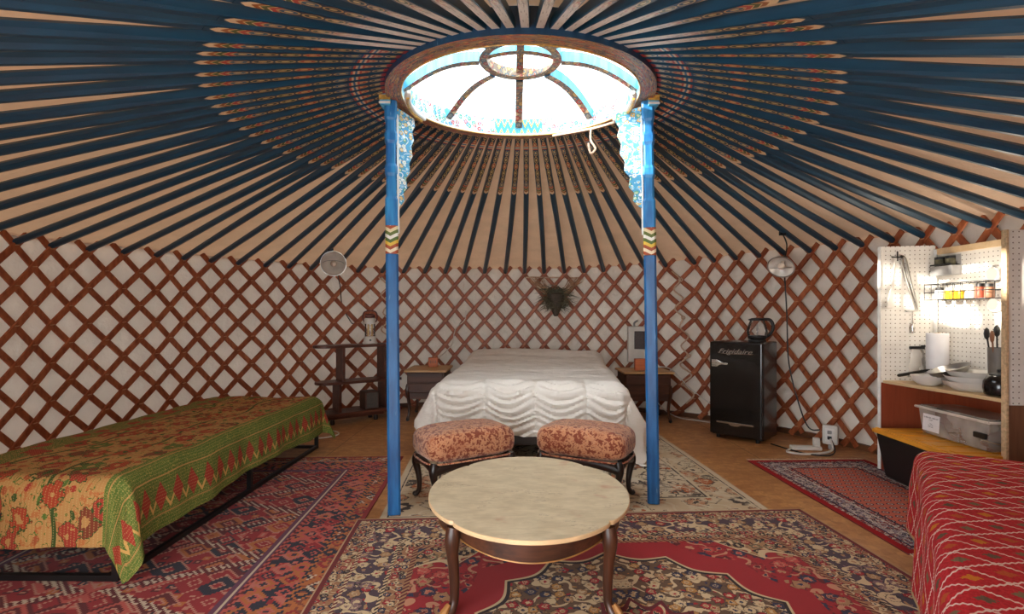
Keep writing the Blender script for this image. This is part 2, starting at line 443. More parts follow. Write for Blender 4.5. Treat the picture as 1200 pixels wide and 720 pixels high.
def m_rug_small(W, L):
    b = B('salmon all over rug'); x, y, z = b.xyz(); ax, ay = x.abs(), y.abs()
    d = (W/2-ax).min(L/2-ay)
    SAL, NV, CR, RED = lin(186, 100, 82), lin(54, 44, 62), lin(196, 182, 170), lin(150, 30, 34)
    q = .066; r = (y/q).floor(); t = (x/q+r*.5).fract()-.5; s = (y/q).fract()-.5
    e = (t*t*1.4+s*s*2.2).sqrt()
    c = b.mix(e < .42, SAL, NV); c = b.mix(e < .28, c, CR); c = b.mix(e < .17, c, RED)
    bd = floral(b, ax, ay, 30, lin(140, 128, 138), [NV, CR, lin(130, 60, 60), NV], CR, lin(50, 44, 60), .16)
    g = floral(b, ax+2, ay, 34, lin(120, 70, 70), [NV, RED, CR], CR, NV)
    c = b.mix(d < .235, c, NV); c = b.mix(d < .222, c, g); c = b.mix(d < .19, c, CR); c = b.mix(d < .182, c, bd)
    c = b.mix(d < .085, c, NV); c = b.mix(d < .075, c, g); c = b.mix(d < .045, c, RED)
    n = b.noise(b.vec(x, y), 260, 2)
    return b.done(c, .95, bump=n, bstr=.3, bdist=.004, spec=.15)
def m_rug_beige(W, L):
    b = B('worn beige rug'); x, y, z = b.xyz(); ax, ay = x.abs(), y.abs()
    d = (W/2-ax).min(L/2-ay)
    CR, CH, RU = lin(196, 178, 150), lin(78, 70, 66), lin(168, 96, 60)
    v = b.vec(x, y); n = b.noise(v, 3.2, 5, .7); n2 = b.noise(v, 26, 3); vn = b.noise(b.vec(ax, ay), 4.6, 3)
    c = floral(b, ax, ay, 4.2, CR, [lin(186, 140, 110), CR, RU, lin(140, 124, 108), CR], lin(206, 192, 168), lin(120, 100, 86), .05)
    c = b.mix((vn*7).tri() < .09, c, CH)
    c = b.mix(d < .30, c, CR)
    c = b.mix(d.between(.06, .26), c, floral(b, ax, ay+3, 6, lin(190, 168, 138), [RU, CR, CH, lin(176, 130, 100)], CR, CH, .08))
    c = b.mix(d.between(.28, .295) | d.between(.04, .05), c, CH)
    c = b.mix((n*.7+n2*.3).sm(.50, .64), c, lin(200, 184, 158))
    nn = b.noise(v, 240, 2)
    return b.done(c, .95, bump=nn, bstr=.25, bdist=.004, spec=.15)
M_RUGEDGE = plain('rug edge and underside', (104, 40, 32), .95)

def m_quilt(W):
    b = B('ochre and green stitched quilt'); u, v, w = b.xyz('UV')
    OC, GR, DG, RD = lin(180, 134, 80), lin(86, 106, 46), lin(62, 78, 38), lin(156, 58, 44)
    vv = b.vec(u, v)
    wob = (v*7.0).sin()*.05
    vine = ((u+wob)/.34).tri() < .028
    d, r, g = b.vor(b.vec(u*1.0, v*.75), 7.5, rnd=.8); fn = b.noise(vv, 30, 2); scr = b.noise(b.vec(u*1.6, v), 11, 2); scr2 = b.noise(b.vec(u, v*1.3), 16, 2)
    d = d+(fn-.5)*.7
    c = b.mix((scr*6).tri() < .07, OC, b.mix(scr2 > .52, GR, lin(168, 92, 52))); c = b.mix((scr2 > .60), c, lin(176, 108, 62)); c = b.mix(vine, c, DG)
    d2, r2, g2 = b.vor(b.vec(u*1.0, v*.75), 19.0, rnd=.9); d2 = d2+(fn-.5)*.5
    c = b.mix((d2 < .26) & (r2 > .45), c, b.pick(g2, [GR, DG, lin(160, 84, 50), RD]))
    c = b.mix(d < .36, c, DG); c = b.mix(d < .31, c, b.pick(r, [RD, RD, lin(160, 64, 40), GR, lin(120, 60, 40)])); c = b.mix(d < .10, c, b.pick(g, [OC, DG, OC]))
    e = (W/2+.27)-u          # distance from the hem on the room side
    zt = (v/.12).tri()*.20
    bd = b.mix((fn*9).tri() < .10, GR, lin(150, 140, 70))
    tri_ = e-.06-zt
    bd = b.mix(tri_.abs() < .012, bd, lin(206, 160, 90)); bd = b.mix(e.between(.05, .20) & (((v/.12+.5).fract()-.5).abs()*.22+(e-.12).abs() < .075), bd, RD)
    bd = b.mix(e.between(.215, .222) | e.between(.30, .306) | e.between(.03, .036), bd, OC)
    c = b.mix(e < .33, c, bd)
    e2 = u+W/2+.27
    c = b.mix(e2.between(.22, .50), c, b.mix((fn*9).tri() < .13, GR, OC))
    c = b.mix((d < .27) & e2.between(.22, .50), c, RD)
    st = ((u/.016).tri() < .12) & ((v/.011+(u/.016).floor()*.37).fract() < .5)
    c = b.mix(st*.45, c, lin(196, 170, 110))
    nb = b.noise(vv, 60, 2)
    return b.done(c, .9, bump=(u/.016).tri()*.4+nb*.5, bstr=.5, bdist=.006, spec=.2)
def m_kilim():
    b = B('red diamond weave blanket'); u, v, w = b.xyz('UV')
    RD, CR = lin(196, 48, 52), lin(224, 190, 176)
    jag = ((u)/.016).tri()*.22
    jag2 = ((v)/.014).tri()*.22
    a = u/.25+v/.112; c2 = u/.142-v/.134
    pa, pb = a.fract()-.5, c2.fract()-.5
    mu, mv = (pa+pb)*.5, (pa-pb)*.5
    n = b.noise(b.vec(u, v), 90, 2)
    mot = (mu.abs()*1.25+mv.abs()+(n-.5)*.16+((u+v)/.02).tri()*.10) < .20
    cell = ((a.floor()*.5+c2.floor()*.25)+.13).fract()
    c = b.mix((n.sm(.3, .7)), lin(166, 36, 42), RD)
    c = b.mix(mot, c, b.pick(cell, [lin(196, 120, 40), lin(120, 100, 74), lin(180, 84, 44), lin(104, 84, 66)]))
    # the white lines sit between the motifs
    c = b.mix(((a+jag*.5).tri() > .462) | ((c2+jag*.5).tri() > .462), c, CR)
    wv = (u/.006).tri()+(v/.006).tri()
    return b.done(c, .95, bump=wv*.5+n, bstr=.5, bdist=.005, spec=.15)
M_KILIM = m_kilim()
M_FRINGE = plain('beige hem cord', (176, 140, 100), .95)
def m_marble():
    b = B('cream marble'); x, y, z = b.xyz(); v = b.vec(x, y*1.8)
    n = b.noise(v, 7, 6, .65); n2 = b.noise(b.vec(x*.6, y*2.2), 4.0, 6, .7); n3 = b.noise(v, 3.2, 2); st = b.noise(b.vec(x*9, y*60), 1.5, 3)
    c = b.mix(n.sm(.3, .7), lin(204, 188, 154), lin(228, 214, 182))
    c = b.mix(st.sm(.45, .7)*.2, c, lin(160, 150, 120))
    c = b.mix(((n2*6).tri() < .02) & (n3 > .52), c, lin(150, 128, 96))
    c = b.mix((b.noise(b.vec(x+3, y*1.3), 5.5, 3).sm(.60, .74))*.55, c, lin(190, 124, 88))
    return b.done(c, .33, spec=.4)
M_MARBLE = m_marble()
M_MEDGE = plain('marble edge', (208, 176, 134), .4)
M_WALNUT = wood('dark walnut', (44, 24, 16), (84, 48, 30), 16, 0, .35)
M_WALNUTZ = wood('dark walnut upright', (40, 22, 15), (88, 50, 30), 16, 2, .35)
M_EBONY = wood('near black carved wood', (24, 15, 12), (46, 28, 20), 16, 2, .35)
M_GILT = plain('gilded trim', (156, 108, 58), .45, .3)
def m_brocade():
    b = B('rust brocade'); x, y, z = b.xyz()
    v = b.vec(x, y, z); n = b.noise(v, 36, 3, .6); n2 = b.noise(v, 80, 3, .6)
    k = n*.6+n2*.4
    c = b.mix(k.sm(.47, .50), lin(128, 60, 36), lin(196, 138, 100)); c = b.mix(k.sm(.58, .62), c, lin(170, 96, 60))
    c = b.mix(b.noise(v, 5, 2).sm(.5, .7)*.35, c, lin(150, 70, 40))
    return b.done(c, .7, bump=k.sm(.45, .55), bstr=.4, bdist=.006, sheen=.3, spec=.3)
M_BROC = m_brocade()
def m_duvet():
    b = B('white cotton duvet'); x, y, z = b.xyz(); n = b.noise(b.vec(x, y*2.2, z*2), 6, 5, .6); n2 = b.noise(b.vec(x, y, z), 30, 3)
    seam = (x/.42+.5).tri()
    return b.done(lin(232, 227, 218), .85, bump=n*.9+n2*.2-(seam > .485)*.25, bstr=.45, bdist=.035, spec=.2, sheen=.1)
M_DUVET = m_duvet()
M_BLACKM = plain('black steel', (26, 25, 26), .45, .3)
M_BLACKP = plain('black plastic', (24, 24, 26), .45)
M_GLOSSB = plain('gloss black enamel', (16, 15, 16), .22, var=.05, coat=.3)
M_CHROME = plain('chrome', (214, 212, 208), .22, 1.0, .04)
M_STEEL = plain('brushed steel', (170, 168, 164), .32, 1.0, .1)
M_ALU = plain('spun aluminium', (240, 234, 226), .30, .45, .12, 8)
M_SHELF = wood('reddish brown shelf wood', (60, 30, 22), (100, 54, 38), 12, 0, .4)
M_STAND = wood('pale nightstand top', (176, 134, 84), (206, 166, 112), 10, 0, .45)
M_DARKST = wood('dark nightstand body', (58, 32, 22), (92, 54, 36), 14, 0, .5)
M_PLY = wood('light plywood', (214, 180, 134), (230, 200, 158), 10, 1, .55)
M_PLYE = plain('plywood edge', (206, 176, 136), .7, var=.2, sc=60)
M_REDB = wood('red brown stained panel', (140, 60, 34), (164, 78, 46), 9, 2, .5)
M_BROWNP = wood('brown panel', (110, 70, 48), (140, 94, 66), 9, 2, .55)
def m_peg(name, axis):
    b = B(name); p = b.xyz(); a = p[axis]; z = p[2]
    t, s = (a/.033).fract()-.5, (z/.033).fract()-.5
    e = (t*t+s*s).sqrt(); n = b.noise(b.vec(*p), 9, 3)
    c = b.mix(n.sm(.3, .7), lin(226, 220, 210), lin(236, 231, 222))
    return b.done(b.mix(e < .13, c, lin(130, 116, 104)), .5)
M_PEGX = m_peg('white pegboard side', 0); M_PEGY = m_peg('white pegboard back', 1)
M_YELLOW = plain('amber yellow plastic', (236, 166, 58), .4, var=.06, trans=.1)
M_CLEAR = glassy('frosted clear plastic', (248, 240, 228), .33, .15, .18)
M_GLASS = glassy('clear glass', (226, 220, 210), .07, .03, .25)
M_PAPER = plain('white paper', (232, 230, 232), .8, var=.03)
M_INK = plain('dark grey print', (70, 70, 74), .8)
M_CERAM = plain('white ceramic', (232, 228, 222), .3, var=.04)
M_WHITEPL = plain('white plastic', (218, 214, 206), .4, var=.05)
M_GREYPL = plain('grey plastic', (150, 148, 146), .45)
M_SCREEN = plain('dark display', (52, 46, 48), .3, var=.3, sc=50)
M_CREAMBOX = plain('cream enclosure', (200, 194, 184), .5, var=.05)
M_CLOCK = wood('orange wood block', (176, 88, 46), (206, 116, 66), 20, 0, .5)
M_ROPE = plain('pale rope', (206, 176, 150), .9, var=.2, sc=80)
M_CORDW = plain('white cable', (212, 206, 196), .5)
M_CORDB = plain('black cable', (26, 25, 26), .5)
M_DRY = plain('dry grey green stems', (92, 88, 68), .9, var=.4, sc=30)
M_DRYT = plain('dry tan grass', (170, 132, 100), .9, var=.3, sc=30)
M_WICKER = plain('dark wicker', (78, 68, 58), .8, var=.4, sc=60)
M_BROWNMESH = plain('brown lantern top', (92, 50, 46), .5)
M_AMBER = plain('amber tube', (214, 176, 110), .3)
M_YTIN = plain('yellow oil', (214, 168, 40), .3)
M_REDJ = plain('red spice', (176, 84, 60), .5)
M_MATT = plain('mattress ticking', (150, 140, 126), .9)
# ------------------------------------------------------------------ the round room
CX, CY = -.28, 3.5
def wr(th): return 3.58-.18*max(0.0, math.cos(th))**2
def wpt(th, off=0.0, z=0.0):
    r = wr(th)+off
    return Vector((CX+r*math.sin(th), CY+r*math.cos(th), z))
def hit(px):
    m = (px-600)/604; lo, hi = 3.0, 9.0
    for _ in range(60):
        d = (lo+hi)/2; th = math.atan2(m*d-CX, d-CY)
        if math.hypot(m*d-CX, d-CY) < wr(th): lo = d
        else: hi = d
    return math.atan2(m*lo-CX, lo-CY), lo
FEET = [(16, 287), (58, 293), (102, 296), (143, 298), (182, 303), (214, 306), (246, 309), (278, 312), (310, 314), (337.5, 316), (364, 317.5), (391, 319.5), (419, 321), (447.5, 321), (473, 321.3), (497.5, 321.7), (521.7, 321.7), (544, 321.7), (568, 321.7), (592.5, 321.7), (615, 321.7), (638, 321.7), (661.7, 321.7), (685, 321), (708, 320), (732.5, 318.5), (757, 316.5), (781, 314.5), (815, 311), (838, 309), (864, 306), (891.5, 303), (921, 300.5), (951, 297.5), (981.7, 295), (1013, 291.5), (1049, 285.5), (1085, 280), (1123, 275), (1164, 269)]
TH = {}; ZT = {}
for i, (px, py) in enumerate(FEET):
    th, d = hit(px); TH[i] = th; ZT[i] = HC+(YH-py)*d/FOC
zs = [ZT[i] for i in range(40)]
for i in range(40): ZT[i] = sum(zs[max(0, i-1):i+2])/len(zs[max(0, i-1):i+2])
DL = (TH[8]-TH[0])/8; DR = (TH[39]-TH[33])/6
span = 2*PI-(TH[39]-TH[0]); nx = round(span/.080)-1; step = span/(nx+1)
NL = nx//2; NR = nx-NL
for k in range(1, NL+1): TH[-k] = TH[0]-step*k; ZT[-k] = ZT[0]+(1.78-ZT[0])*min(1, k/8)
for k in range(1, NR+1): TH[39+k] = TH[39]+step*k; ZT[39+k] = ZT[39]+(1.78-ZT[39])*min(1, k/8)
S0, S1 = -NL, 39+NR
print('poles', S1-S0+1, 'zt', [round(ZT[i], 2) for i in range(0, 40, 4)], 'dth', round(step, 3))
def sth(s):
    s = max(S0, min(S1-.001, s)); i = math.floor(s); f = s-i; return TH[i]*(1-f)+TH[i+1]*f
def szt(s):
    s = max(S0, min(S1-.001, s)); i = math.floor(s); f = s-i; return ZT[i]*(1-f)+ZT[i+1]*f

fl = MB(); N = 96
fl.add([(CX, CY, 0)]+[tuple(wpt(2*PI*k/N, .30)) for k in range(N)], [(0, 1+(k+1) % N, 1+k) for k in range(N)])
tag(fl.build('floor', M_FLOOR), kind='structure')
def th_zt(th):
    while th < TH[S0]: th += 2*PI
    while th >= TH[S0]+2*PI: th -= 2*PI
    for i in range(S0, S1):
        if TH[i] <= th < TH[i+1]: f = (th-TH[i])/(TH[i+1]-TH[i]); return ZT[i]*(1-f)+ZT[i+1]*f
    return ZT[S1]
def canvas(name, t0, t1):
    def fn(u, v):
        th = t0+(t1-t0)*u; zt = th_zt(th)+.11; z = -.01+(zt+.01)*v
        n = mnoise.noise(Vector((th*9, z*1.3, 2.0)))*.018+mnoise.noise(Vector((th*26, z*2.6+th*8, 9)))*.007
        return wpt(th, .05+n*math.sin(PI*min(1, max(0, v))), z)
    m = MB().grid(fn, max(8, int(abs(t1-t0)*70)), 20)
    return tag(m.build(name, M_WALL), kind='structure')
TD = (TH[S1]+TH[S0]+2*PI)/2; DOORL, DOORR = .42, .10  # unseen doorway behind the camera, widened leftward to light the right wall
canvas('wall_left', TD-2*PI+DOORL, TH[13]); canvas('wall_back', TH[13], TH[28]); canvas('wall_right', TH[28], TD-DOORR)
lm = MB(); lm.grid(lambda u, v: wpt(TD-DOORR+(DOORR+DOORL)*u, .05, 1.66+.2*v), 24, 2); tag(lm.build('wall_front', M_WALL), kind='structure')
bb = MB()
bb.grid(lambda u, v: wpt(2*PI*u, *[(.03, .052), (-.006, .052), (-.006, 0)][int(v*2+.01)]), 160, 2)
tag(bb.build('baseboard_back', M_BASE), kind='structure')

# crown position
KX, KY, KZ = .05, 3.13, 2.51; RI, RO, RH = .706, .80, .13
def kz(y): return KZ+.047*(y-KY)
def kpt(th, r, dz):
    x, y = KX+r*math.sin(th), KY+r*math.cos(th); return Vector((x, y, kz(y)+dz))
def foot(i):
    p = wpt(TH[i], -.03, ZT[i]+.030); return p
def pole_head(i):
    # heads are spread evenly round the crown, in step with the feet
    f = foot(i); a0 = (math.atan2(f.x-KX, f.y-KY))
    u = i/(S1-S0+1)
    return f, a0
angs = {}
prev = None
for i in range(S0, S1+1):
    f, a = pole_head(i)
    if prev is not None:
        while a < prev: a += 2*PI
    angs[i] = a; prev = a
# blend true bearing with an even spread so that heads neither bunch nor gape
n_p = S1-S0+1; mean0 = sum(angs[i]-2*PI*(i-S0)/n_p for i in angs)/n_p
HA = {i: .45*angs[i]+.55*(mean0+2*PI*(i-S0)/n_p) for i in angs}

# roof canvas over the poles
def roof(u, v):
    s = S0+(n_p)*u; i = math.floor(s)
    if i >= S1: th = TH[S1]+(TH[S0]+2*PI-TH[S1])*(s-S1); ha = HA[S1]+(HA[S0]+2*PI-HA[S1])*(s-S1)
    else: th = TH[i]+(TH[i+1]-TH[i])*(s-i); ha = HA[i]+(HA[i+1]-HA[i])*(s-i)
    a = wpt(th, .075, th_zt(th)+.055); b = kpt(ha, RO-.02, RH-.004)
    p = a.lerp(b, v)
    sag = math.sin(PI*min(1, v*1.02))*.014*math.sin(PI*(s-math.floor(s)))
    n = mnoise.noise(Vector((p.x*5, p.y*5, 3)))*.010
    p.z += .048*math.sin(PI*min(1, v*1.15+.05))+.012-sag*.5+n*math.sin(PI*v)
    return p
tag(MB().grid(roof, n_p*3, 16).build('ceiling', M_ROOF), kind='structure')

# roof poles
def pole_label(i):
    if i < 0: return 'dark blue roof pole running off the left frame edge, %s above the lattice rim' % ORD[-i] if i >= -9 else None
    if i <= 13: return 'blue roof pole with foot %s to the left of the left post' % ORD[14-i]
    if i <= 25: return 'blue roof pole, %s between the two posts counted from the left' % ORD[i-13]
    if i == 26: return 'dark blue roof pole whose foot is hidden behind the right blue post'
    if i <= 39: return 'blue roof pole with foot %s to the right of the right post' % ORD[i-26]
    return 'dark blue roof pole running off the right frame edge, %s above the cabinet' % ORD[i-39] if i <= 48 else None
over = [i for i in range(S0, S1+1) if pole_label(i) is None]
def overhead_label(i):
    a = (HA[i]+PI) % (2*PI)-PI           # bearing from the crown; the camera side is +-PI
    ks = [j for j in over if ((HA[j]+PI) % (2*PI)-PI) * (1 if a > 0 else -1) > 0]
    ks.sort(key=lambda j: PI-abs((HA[j]+PI) % (2*PI)-PI)); k = ks.index(i)+1
    return 'overhead roof pole before the crown, %s to the %s of its middle' % (ORD[k], 'right' if a > 0 else 'left')
for i in range(S0, S1+1):
    f = foot(i); h = kpt(HA[i], RO-.004, .055)
    d = (f-h); L = d.length; t = d/L
    side = Vector((0, 0, 1)).cross(t).normalized(); dn = side.cross(t).normalized()
    if dn.z > 0: dn = -dn; side = -side
    root = thing('roof_pole', pole_label(i) or overhead_label(i), 'roof pole', tuple(f), 0, 'blue roof poles')
    sh = MB(); pa = MB()
    bow = random.uniform(-.006, .006); kink = random.uniform(-.01, .012)
    def ring(q):
        e = min(1, max(0, (q-.9)/.5)); w = .021+.004*min(1, q/1.2)+.001*e; hh = .022+.004*min(1, q/1.2)
        if q > L-.02: w *= .8; hh *= .8
        ch = .08+.34*e
        c = h+t*q-f+side*bow*math.sin(PI*q/L)*2+dn*kink*math.sin(PI*q/L)*1.2
        pts = []
        for sx, sy in ((-1+ch*1.6, 1), (1-ch*1.6, 1), (1, 1-ch*1.6), (1, -1+ch*1.6), (1-ch*1.6, -1), (-1+ch*1.6, -1), (-1, -1+ch*1.6), (-1, 1-ch*1.6)):
            pts.append(c+side*w*sx+dn*hh*sy)
        return pts
    qs = [0, .15, .4, .7, .95, 1.3, 1.7, 2.1, 2.5, 2.9, 3.3, 3.7, 4.2]; qs = [q for q in qs if q < L-.06]+[L-.04, L+.05]
    R = [ring(q) for q in qs]; vs = [p for r in R for p in r]; fs, uvs, mi = [], [], []
    fp, up = [], []
    for a in range(len(qs)-1):
        for k in range(8):
            k2 = (k+1) % 8; q4 = (a*8+k, a*8+k2, (a+1)*8+k2, (a+1)*8+k)
            if k == 0 and qs[a+1] <= .96: fp.append(q4); up.append([(0, qs[a]), (1, qs[a]), (1, qs[a+1]), (0, qs[a+1])])
            else: fs.append(q4); uvs.append([(k/8, qs[a]), (k/8+.1, qs[a]), (k/8+.1, qs[a+1]), (k/8, qs[a+1])])
    n8 = (len(qs)-1)*8
    fs += [tuple(range(8))[::-1], tuple(n8+k for k in range(8))]; uvs += [[(0, 0)]*8]*2
    sh.add(vs, fs, 0, uvs, True).build('shaft', M_POLE, root)
    # the painted board face near the crown
    pv = [p+dn*.0015 for r in R[:5] for p in r]
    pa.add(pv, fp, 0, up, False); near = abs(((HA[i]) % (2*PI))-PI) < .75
    o = pa.build('painted_face', M_POLEGLARE if near else M_POLEP, root)
    tag(o, 'scuffed painted underside with whitish glare put into its colour' if near else 'painted underside with chevrons and chained ovals')

# lattice wall in sections: crossing rows fall HR apart from the pole feet down
HR = .155
def lattice(name_label, sa, sb, group, off=0.0, WD=.0275):
    root = thing('lattice_wall_panel', name_label, 'lattice wall', tuple(wpt(sth((sa+sb)/2))), 0, group)
    org = root.location
    for fam in (1, -1):
        rad = -(.024 if fam == 1 else .010)+off
        for i in range(math.floor(sa)-8, math.ceil(sb)+9):
            rows = szt(i)/HR
            r0 = -.62; r1 = rows-.06
            # lateral travel: family 1 runs down to the left, family -1 down to the right
            f = lambda r: i-fam*.5*r
            lo, hi = sa-.45, sb+.45
            rr = [r0+k*(r1-r0)/26 for k in range(27)]
            rr = [r for r in rr if lo <= f(r) <= hi]
            if len(rr) < 4: continue
            pts = []
            for r in rr:
                s = f(r); wob = mnoise.noise(Vector((i*1.7, r*.35, fam*5.0)))*.012
                z = szt(s)-r*HR
                pts.append(wpt(sth(s), rad+wob*.3, max(.012, z+wob))-org)
            m = MB()
            # flat lath section, wide side in the wall's surface
            vs, fs = [], []
            wd = WD*(1+.1*mnoise.noise(Vector((i, fam, 3)))); tk = .0065
            for k, p in enumerate(pts):
                tt = (pts[min(k+1, len(pts)-1)]-pts[max(k-1, 0)]).normalized()
                wp = p+org; nrm = Vector((CX-wp.x, CY-wp.y, 0)).normalized(); wv = tt.cross(nrm).normalized()
                for a, bq in ((-1, -.6), (-.8, 1), (.8, 1), (1, -.6), (.8, -1), (-.8, -1)): vs.append(p+wv*wd*a+nrm*tk*bq)
            n = len(pts)
            for k in range(n-1):
                for q in range(6): fs.append((k*6+q, k*6+(q+1) % 6, (k+1)*6+(q+1) % 6, (k+1)*6+q))
            m.add(vs, fs, 0, None, False)
            m.add(vs, [tuple(range(6))[::-1], tuple((n-1)*6+q for q in range(6))], 2)
            if fam == 1:      # lacing knots where the two layers cross
                for r in range(0, int(rows)+1):
                    s = f(r)
                    if not (rr[0] <= r <= rr[-1]): continue
                    p = wpt(sth(s), rad-.008, szt(s)-r*HR)-org
                    wp = p+org; nrm = Vector((CX-wp.x, CY-wp.y, 0)).normalized(); tv = Vector((-nrm.y, nrm.x, 0))
                    m.tube([p-tv*.016-Vector((0, 0, .002)), p+nrm*.003, p+tv*.016+Vector((0, 0, .002))], .0035, 5, 1)
            m.build('lath', [M_LATH, M_KNOT, M_CUT], root)
    return root
lattice('orange brown crossed lath wall section on the left behind the green covered daybed', -8, 13.3, 'lattice wall sections')
lattice('orange brown crossed lath wall section at the back behind the white bed', 12.9, 27.3, 'lattice wall sections', .002, .0235)
lattice('orange brown crossed lath wall section on the right behind the black fridge', 26.9, 46, 'lattice wall sections')

# ------------------------------------------------------------------ crown
crown = thing('wooden_skylight', 'large painted wooden roof crown ring with spokes, open to the sky', 'skylight', (KX, KY, KZ))
O = Vector((KX, KY, KZ))
rim = MB(); NS = 96
def ringsurf(m, r0, z0, r1, z1, mat, seg=NS, flip=False):
    def fn(u, v):
        th = 2*PI*u; p = kpt(th, r0+(r1-r0)*v, z0+(z1-z0)*v); return p-O
    m.grid(fn, seg, 1, mat, lambda u, v: (2*PI*u*.75, v), flip=flip)
ringsurf(rim, RI, 0, RO, 0, 0); ringsurf(rim, RO, 0, RO, RH, 1); ringsurf(rim, RO, RH, RI, RH, 1); ringsurf(rim, RI, RH, RI, 0, 2)
# underside uv: across in metres
rim.build('rim', [M_RIMU, M_RIMO, M_RIMI], crown)
ml = MB()
for r, z, q in ((RI+.002, -.002, .004),):
    ml.tube([kpt(2*PI*k/96, r, z)-O for k in range(97)], q, 6, 0, caps=False)
ml.build('rim_moulding', M_GOLD, crown)
HZ, HRo, HRi = .235, .25, .20
def hub_pt(th, r, z): return Vector((r*math.sin(th), r*math.cos(th), HZ+z))
hb = MB()
for (r0, z0, r1, z1, mt) in ((HRi, 0, HRo, 0, 0), (HRo, 0, HRo, .055, 1), (HRo, .055, HRi, .055, 1), (HRi, .055, HRi, 0, 0)):
    hb.grid(lambda u, v: hub_pt(2*PI*u, r0+(r1-r0)*v, z0+(z1-z0)*v), 64, 1, mt, lambda u, v: (2*PI*u*.25, v*.06))
hb.build('hub_ring', [M_SPOKEU, M_BLUEL], crown)
for a in (0, PI/2):        # cross bars inside the hub
    m = MB(); d = Vector((math.sin(a), math.cos(a), 0)); pts = [d*(HRi*k/6)+Vector((0, 0, HZ+.035+.03*(1-(k/6)**2))) for k in range(-6, 7)]
    sdv = Vector((d.y, -d.x, 0))
    m.grid(lambda u, v: pts[min(12, int(u*12+.01))]+sdv*(v-.5)*.045+Vector((0, 0, -.012)), 12, 1, 0, lambda u, v: (u*.4, v*.05))
    m.grid(lambda u, v: pts[min(12, int(u*12+.01))]+sdv*(v-.5)*.045+Vector((0, 0, .02)), 12, 1, 1)
    for sg in (-.5, .5): m.grid(lambda u, v: pts[min(12, int(u*12+.01))]+sdv*sg*.045+Vector((0, 0, -.012+.032*v)), 12, 1, 1)
    m.build('hub_bar', [M_SPOKEU, M_BLUEL], crown)
for k in range(8):
    a = k*PI/4; d = Vector((math.sin(a), math.cos(a), 0)); sdv = Vector((d.y, -d.x, 0)); pts = []
    p1 = kpt(a, RI+.01, .075)-O
    for q in range(13):
        u = q/12; r = HRo+(RI+.01-HRo)*u; zz = HZ+.02+(p1.z-HZ-.02)*u+.05*math.sin(PI*u)
        pts.append(d*r+Vector((0, 0, zz)))
    m = MB(); P = lambda u: pts[min(12, int(u*12+.01))]
    m.grid(lambda u, v: P(u)+sdv*(v-.5)*.05+Vector((0, 0, -.03)), 12, 1, 0, lambda u, v: (u*.5, v*.04))
    m.grid(lambda u, v: P(u)+sdv*(v-.5)*.05+Vector((0, 0, .03)), 12, 1, 1)
    for sg in (-.5, .5): m.grid(lambda u, v: P(u)+sdv*sg*.05+Vector((0, 0, -.03+.06*v)), 12, 1, 1)
    m.build('spoke', [M_SPOKEU, M_BLUEL], crown)
# clear weather dome over the crown
dm = MB()
def dome(u, v):
    th = 2*PI*u; r = (RO+.03)*v; y = KY+r*math.cos(th)
    return Vector((r*math.sin(th), r*math.cos(th), kz(y)-KZ+RH+.04+.26*(1-v*v)))
dm.grid(dome, 64, 14)
o = dm.build('skylight_cover', glassy('clear vinyl', (230, 232, 232), .10, .2, .02), loc=(KX, KY, KZ))
tag(o, 'clear plastic weather cover domed over the roof crown opening', 'skylight cover')

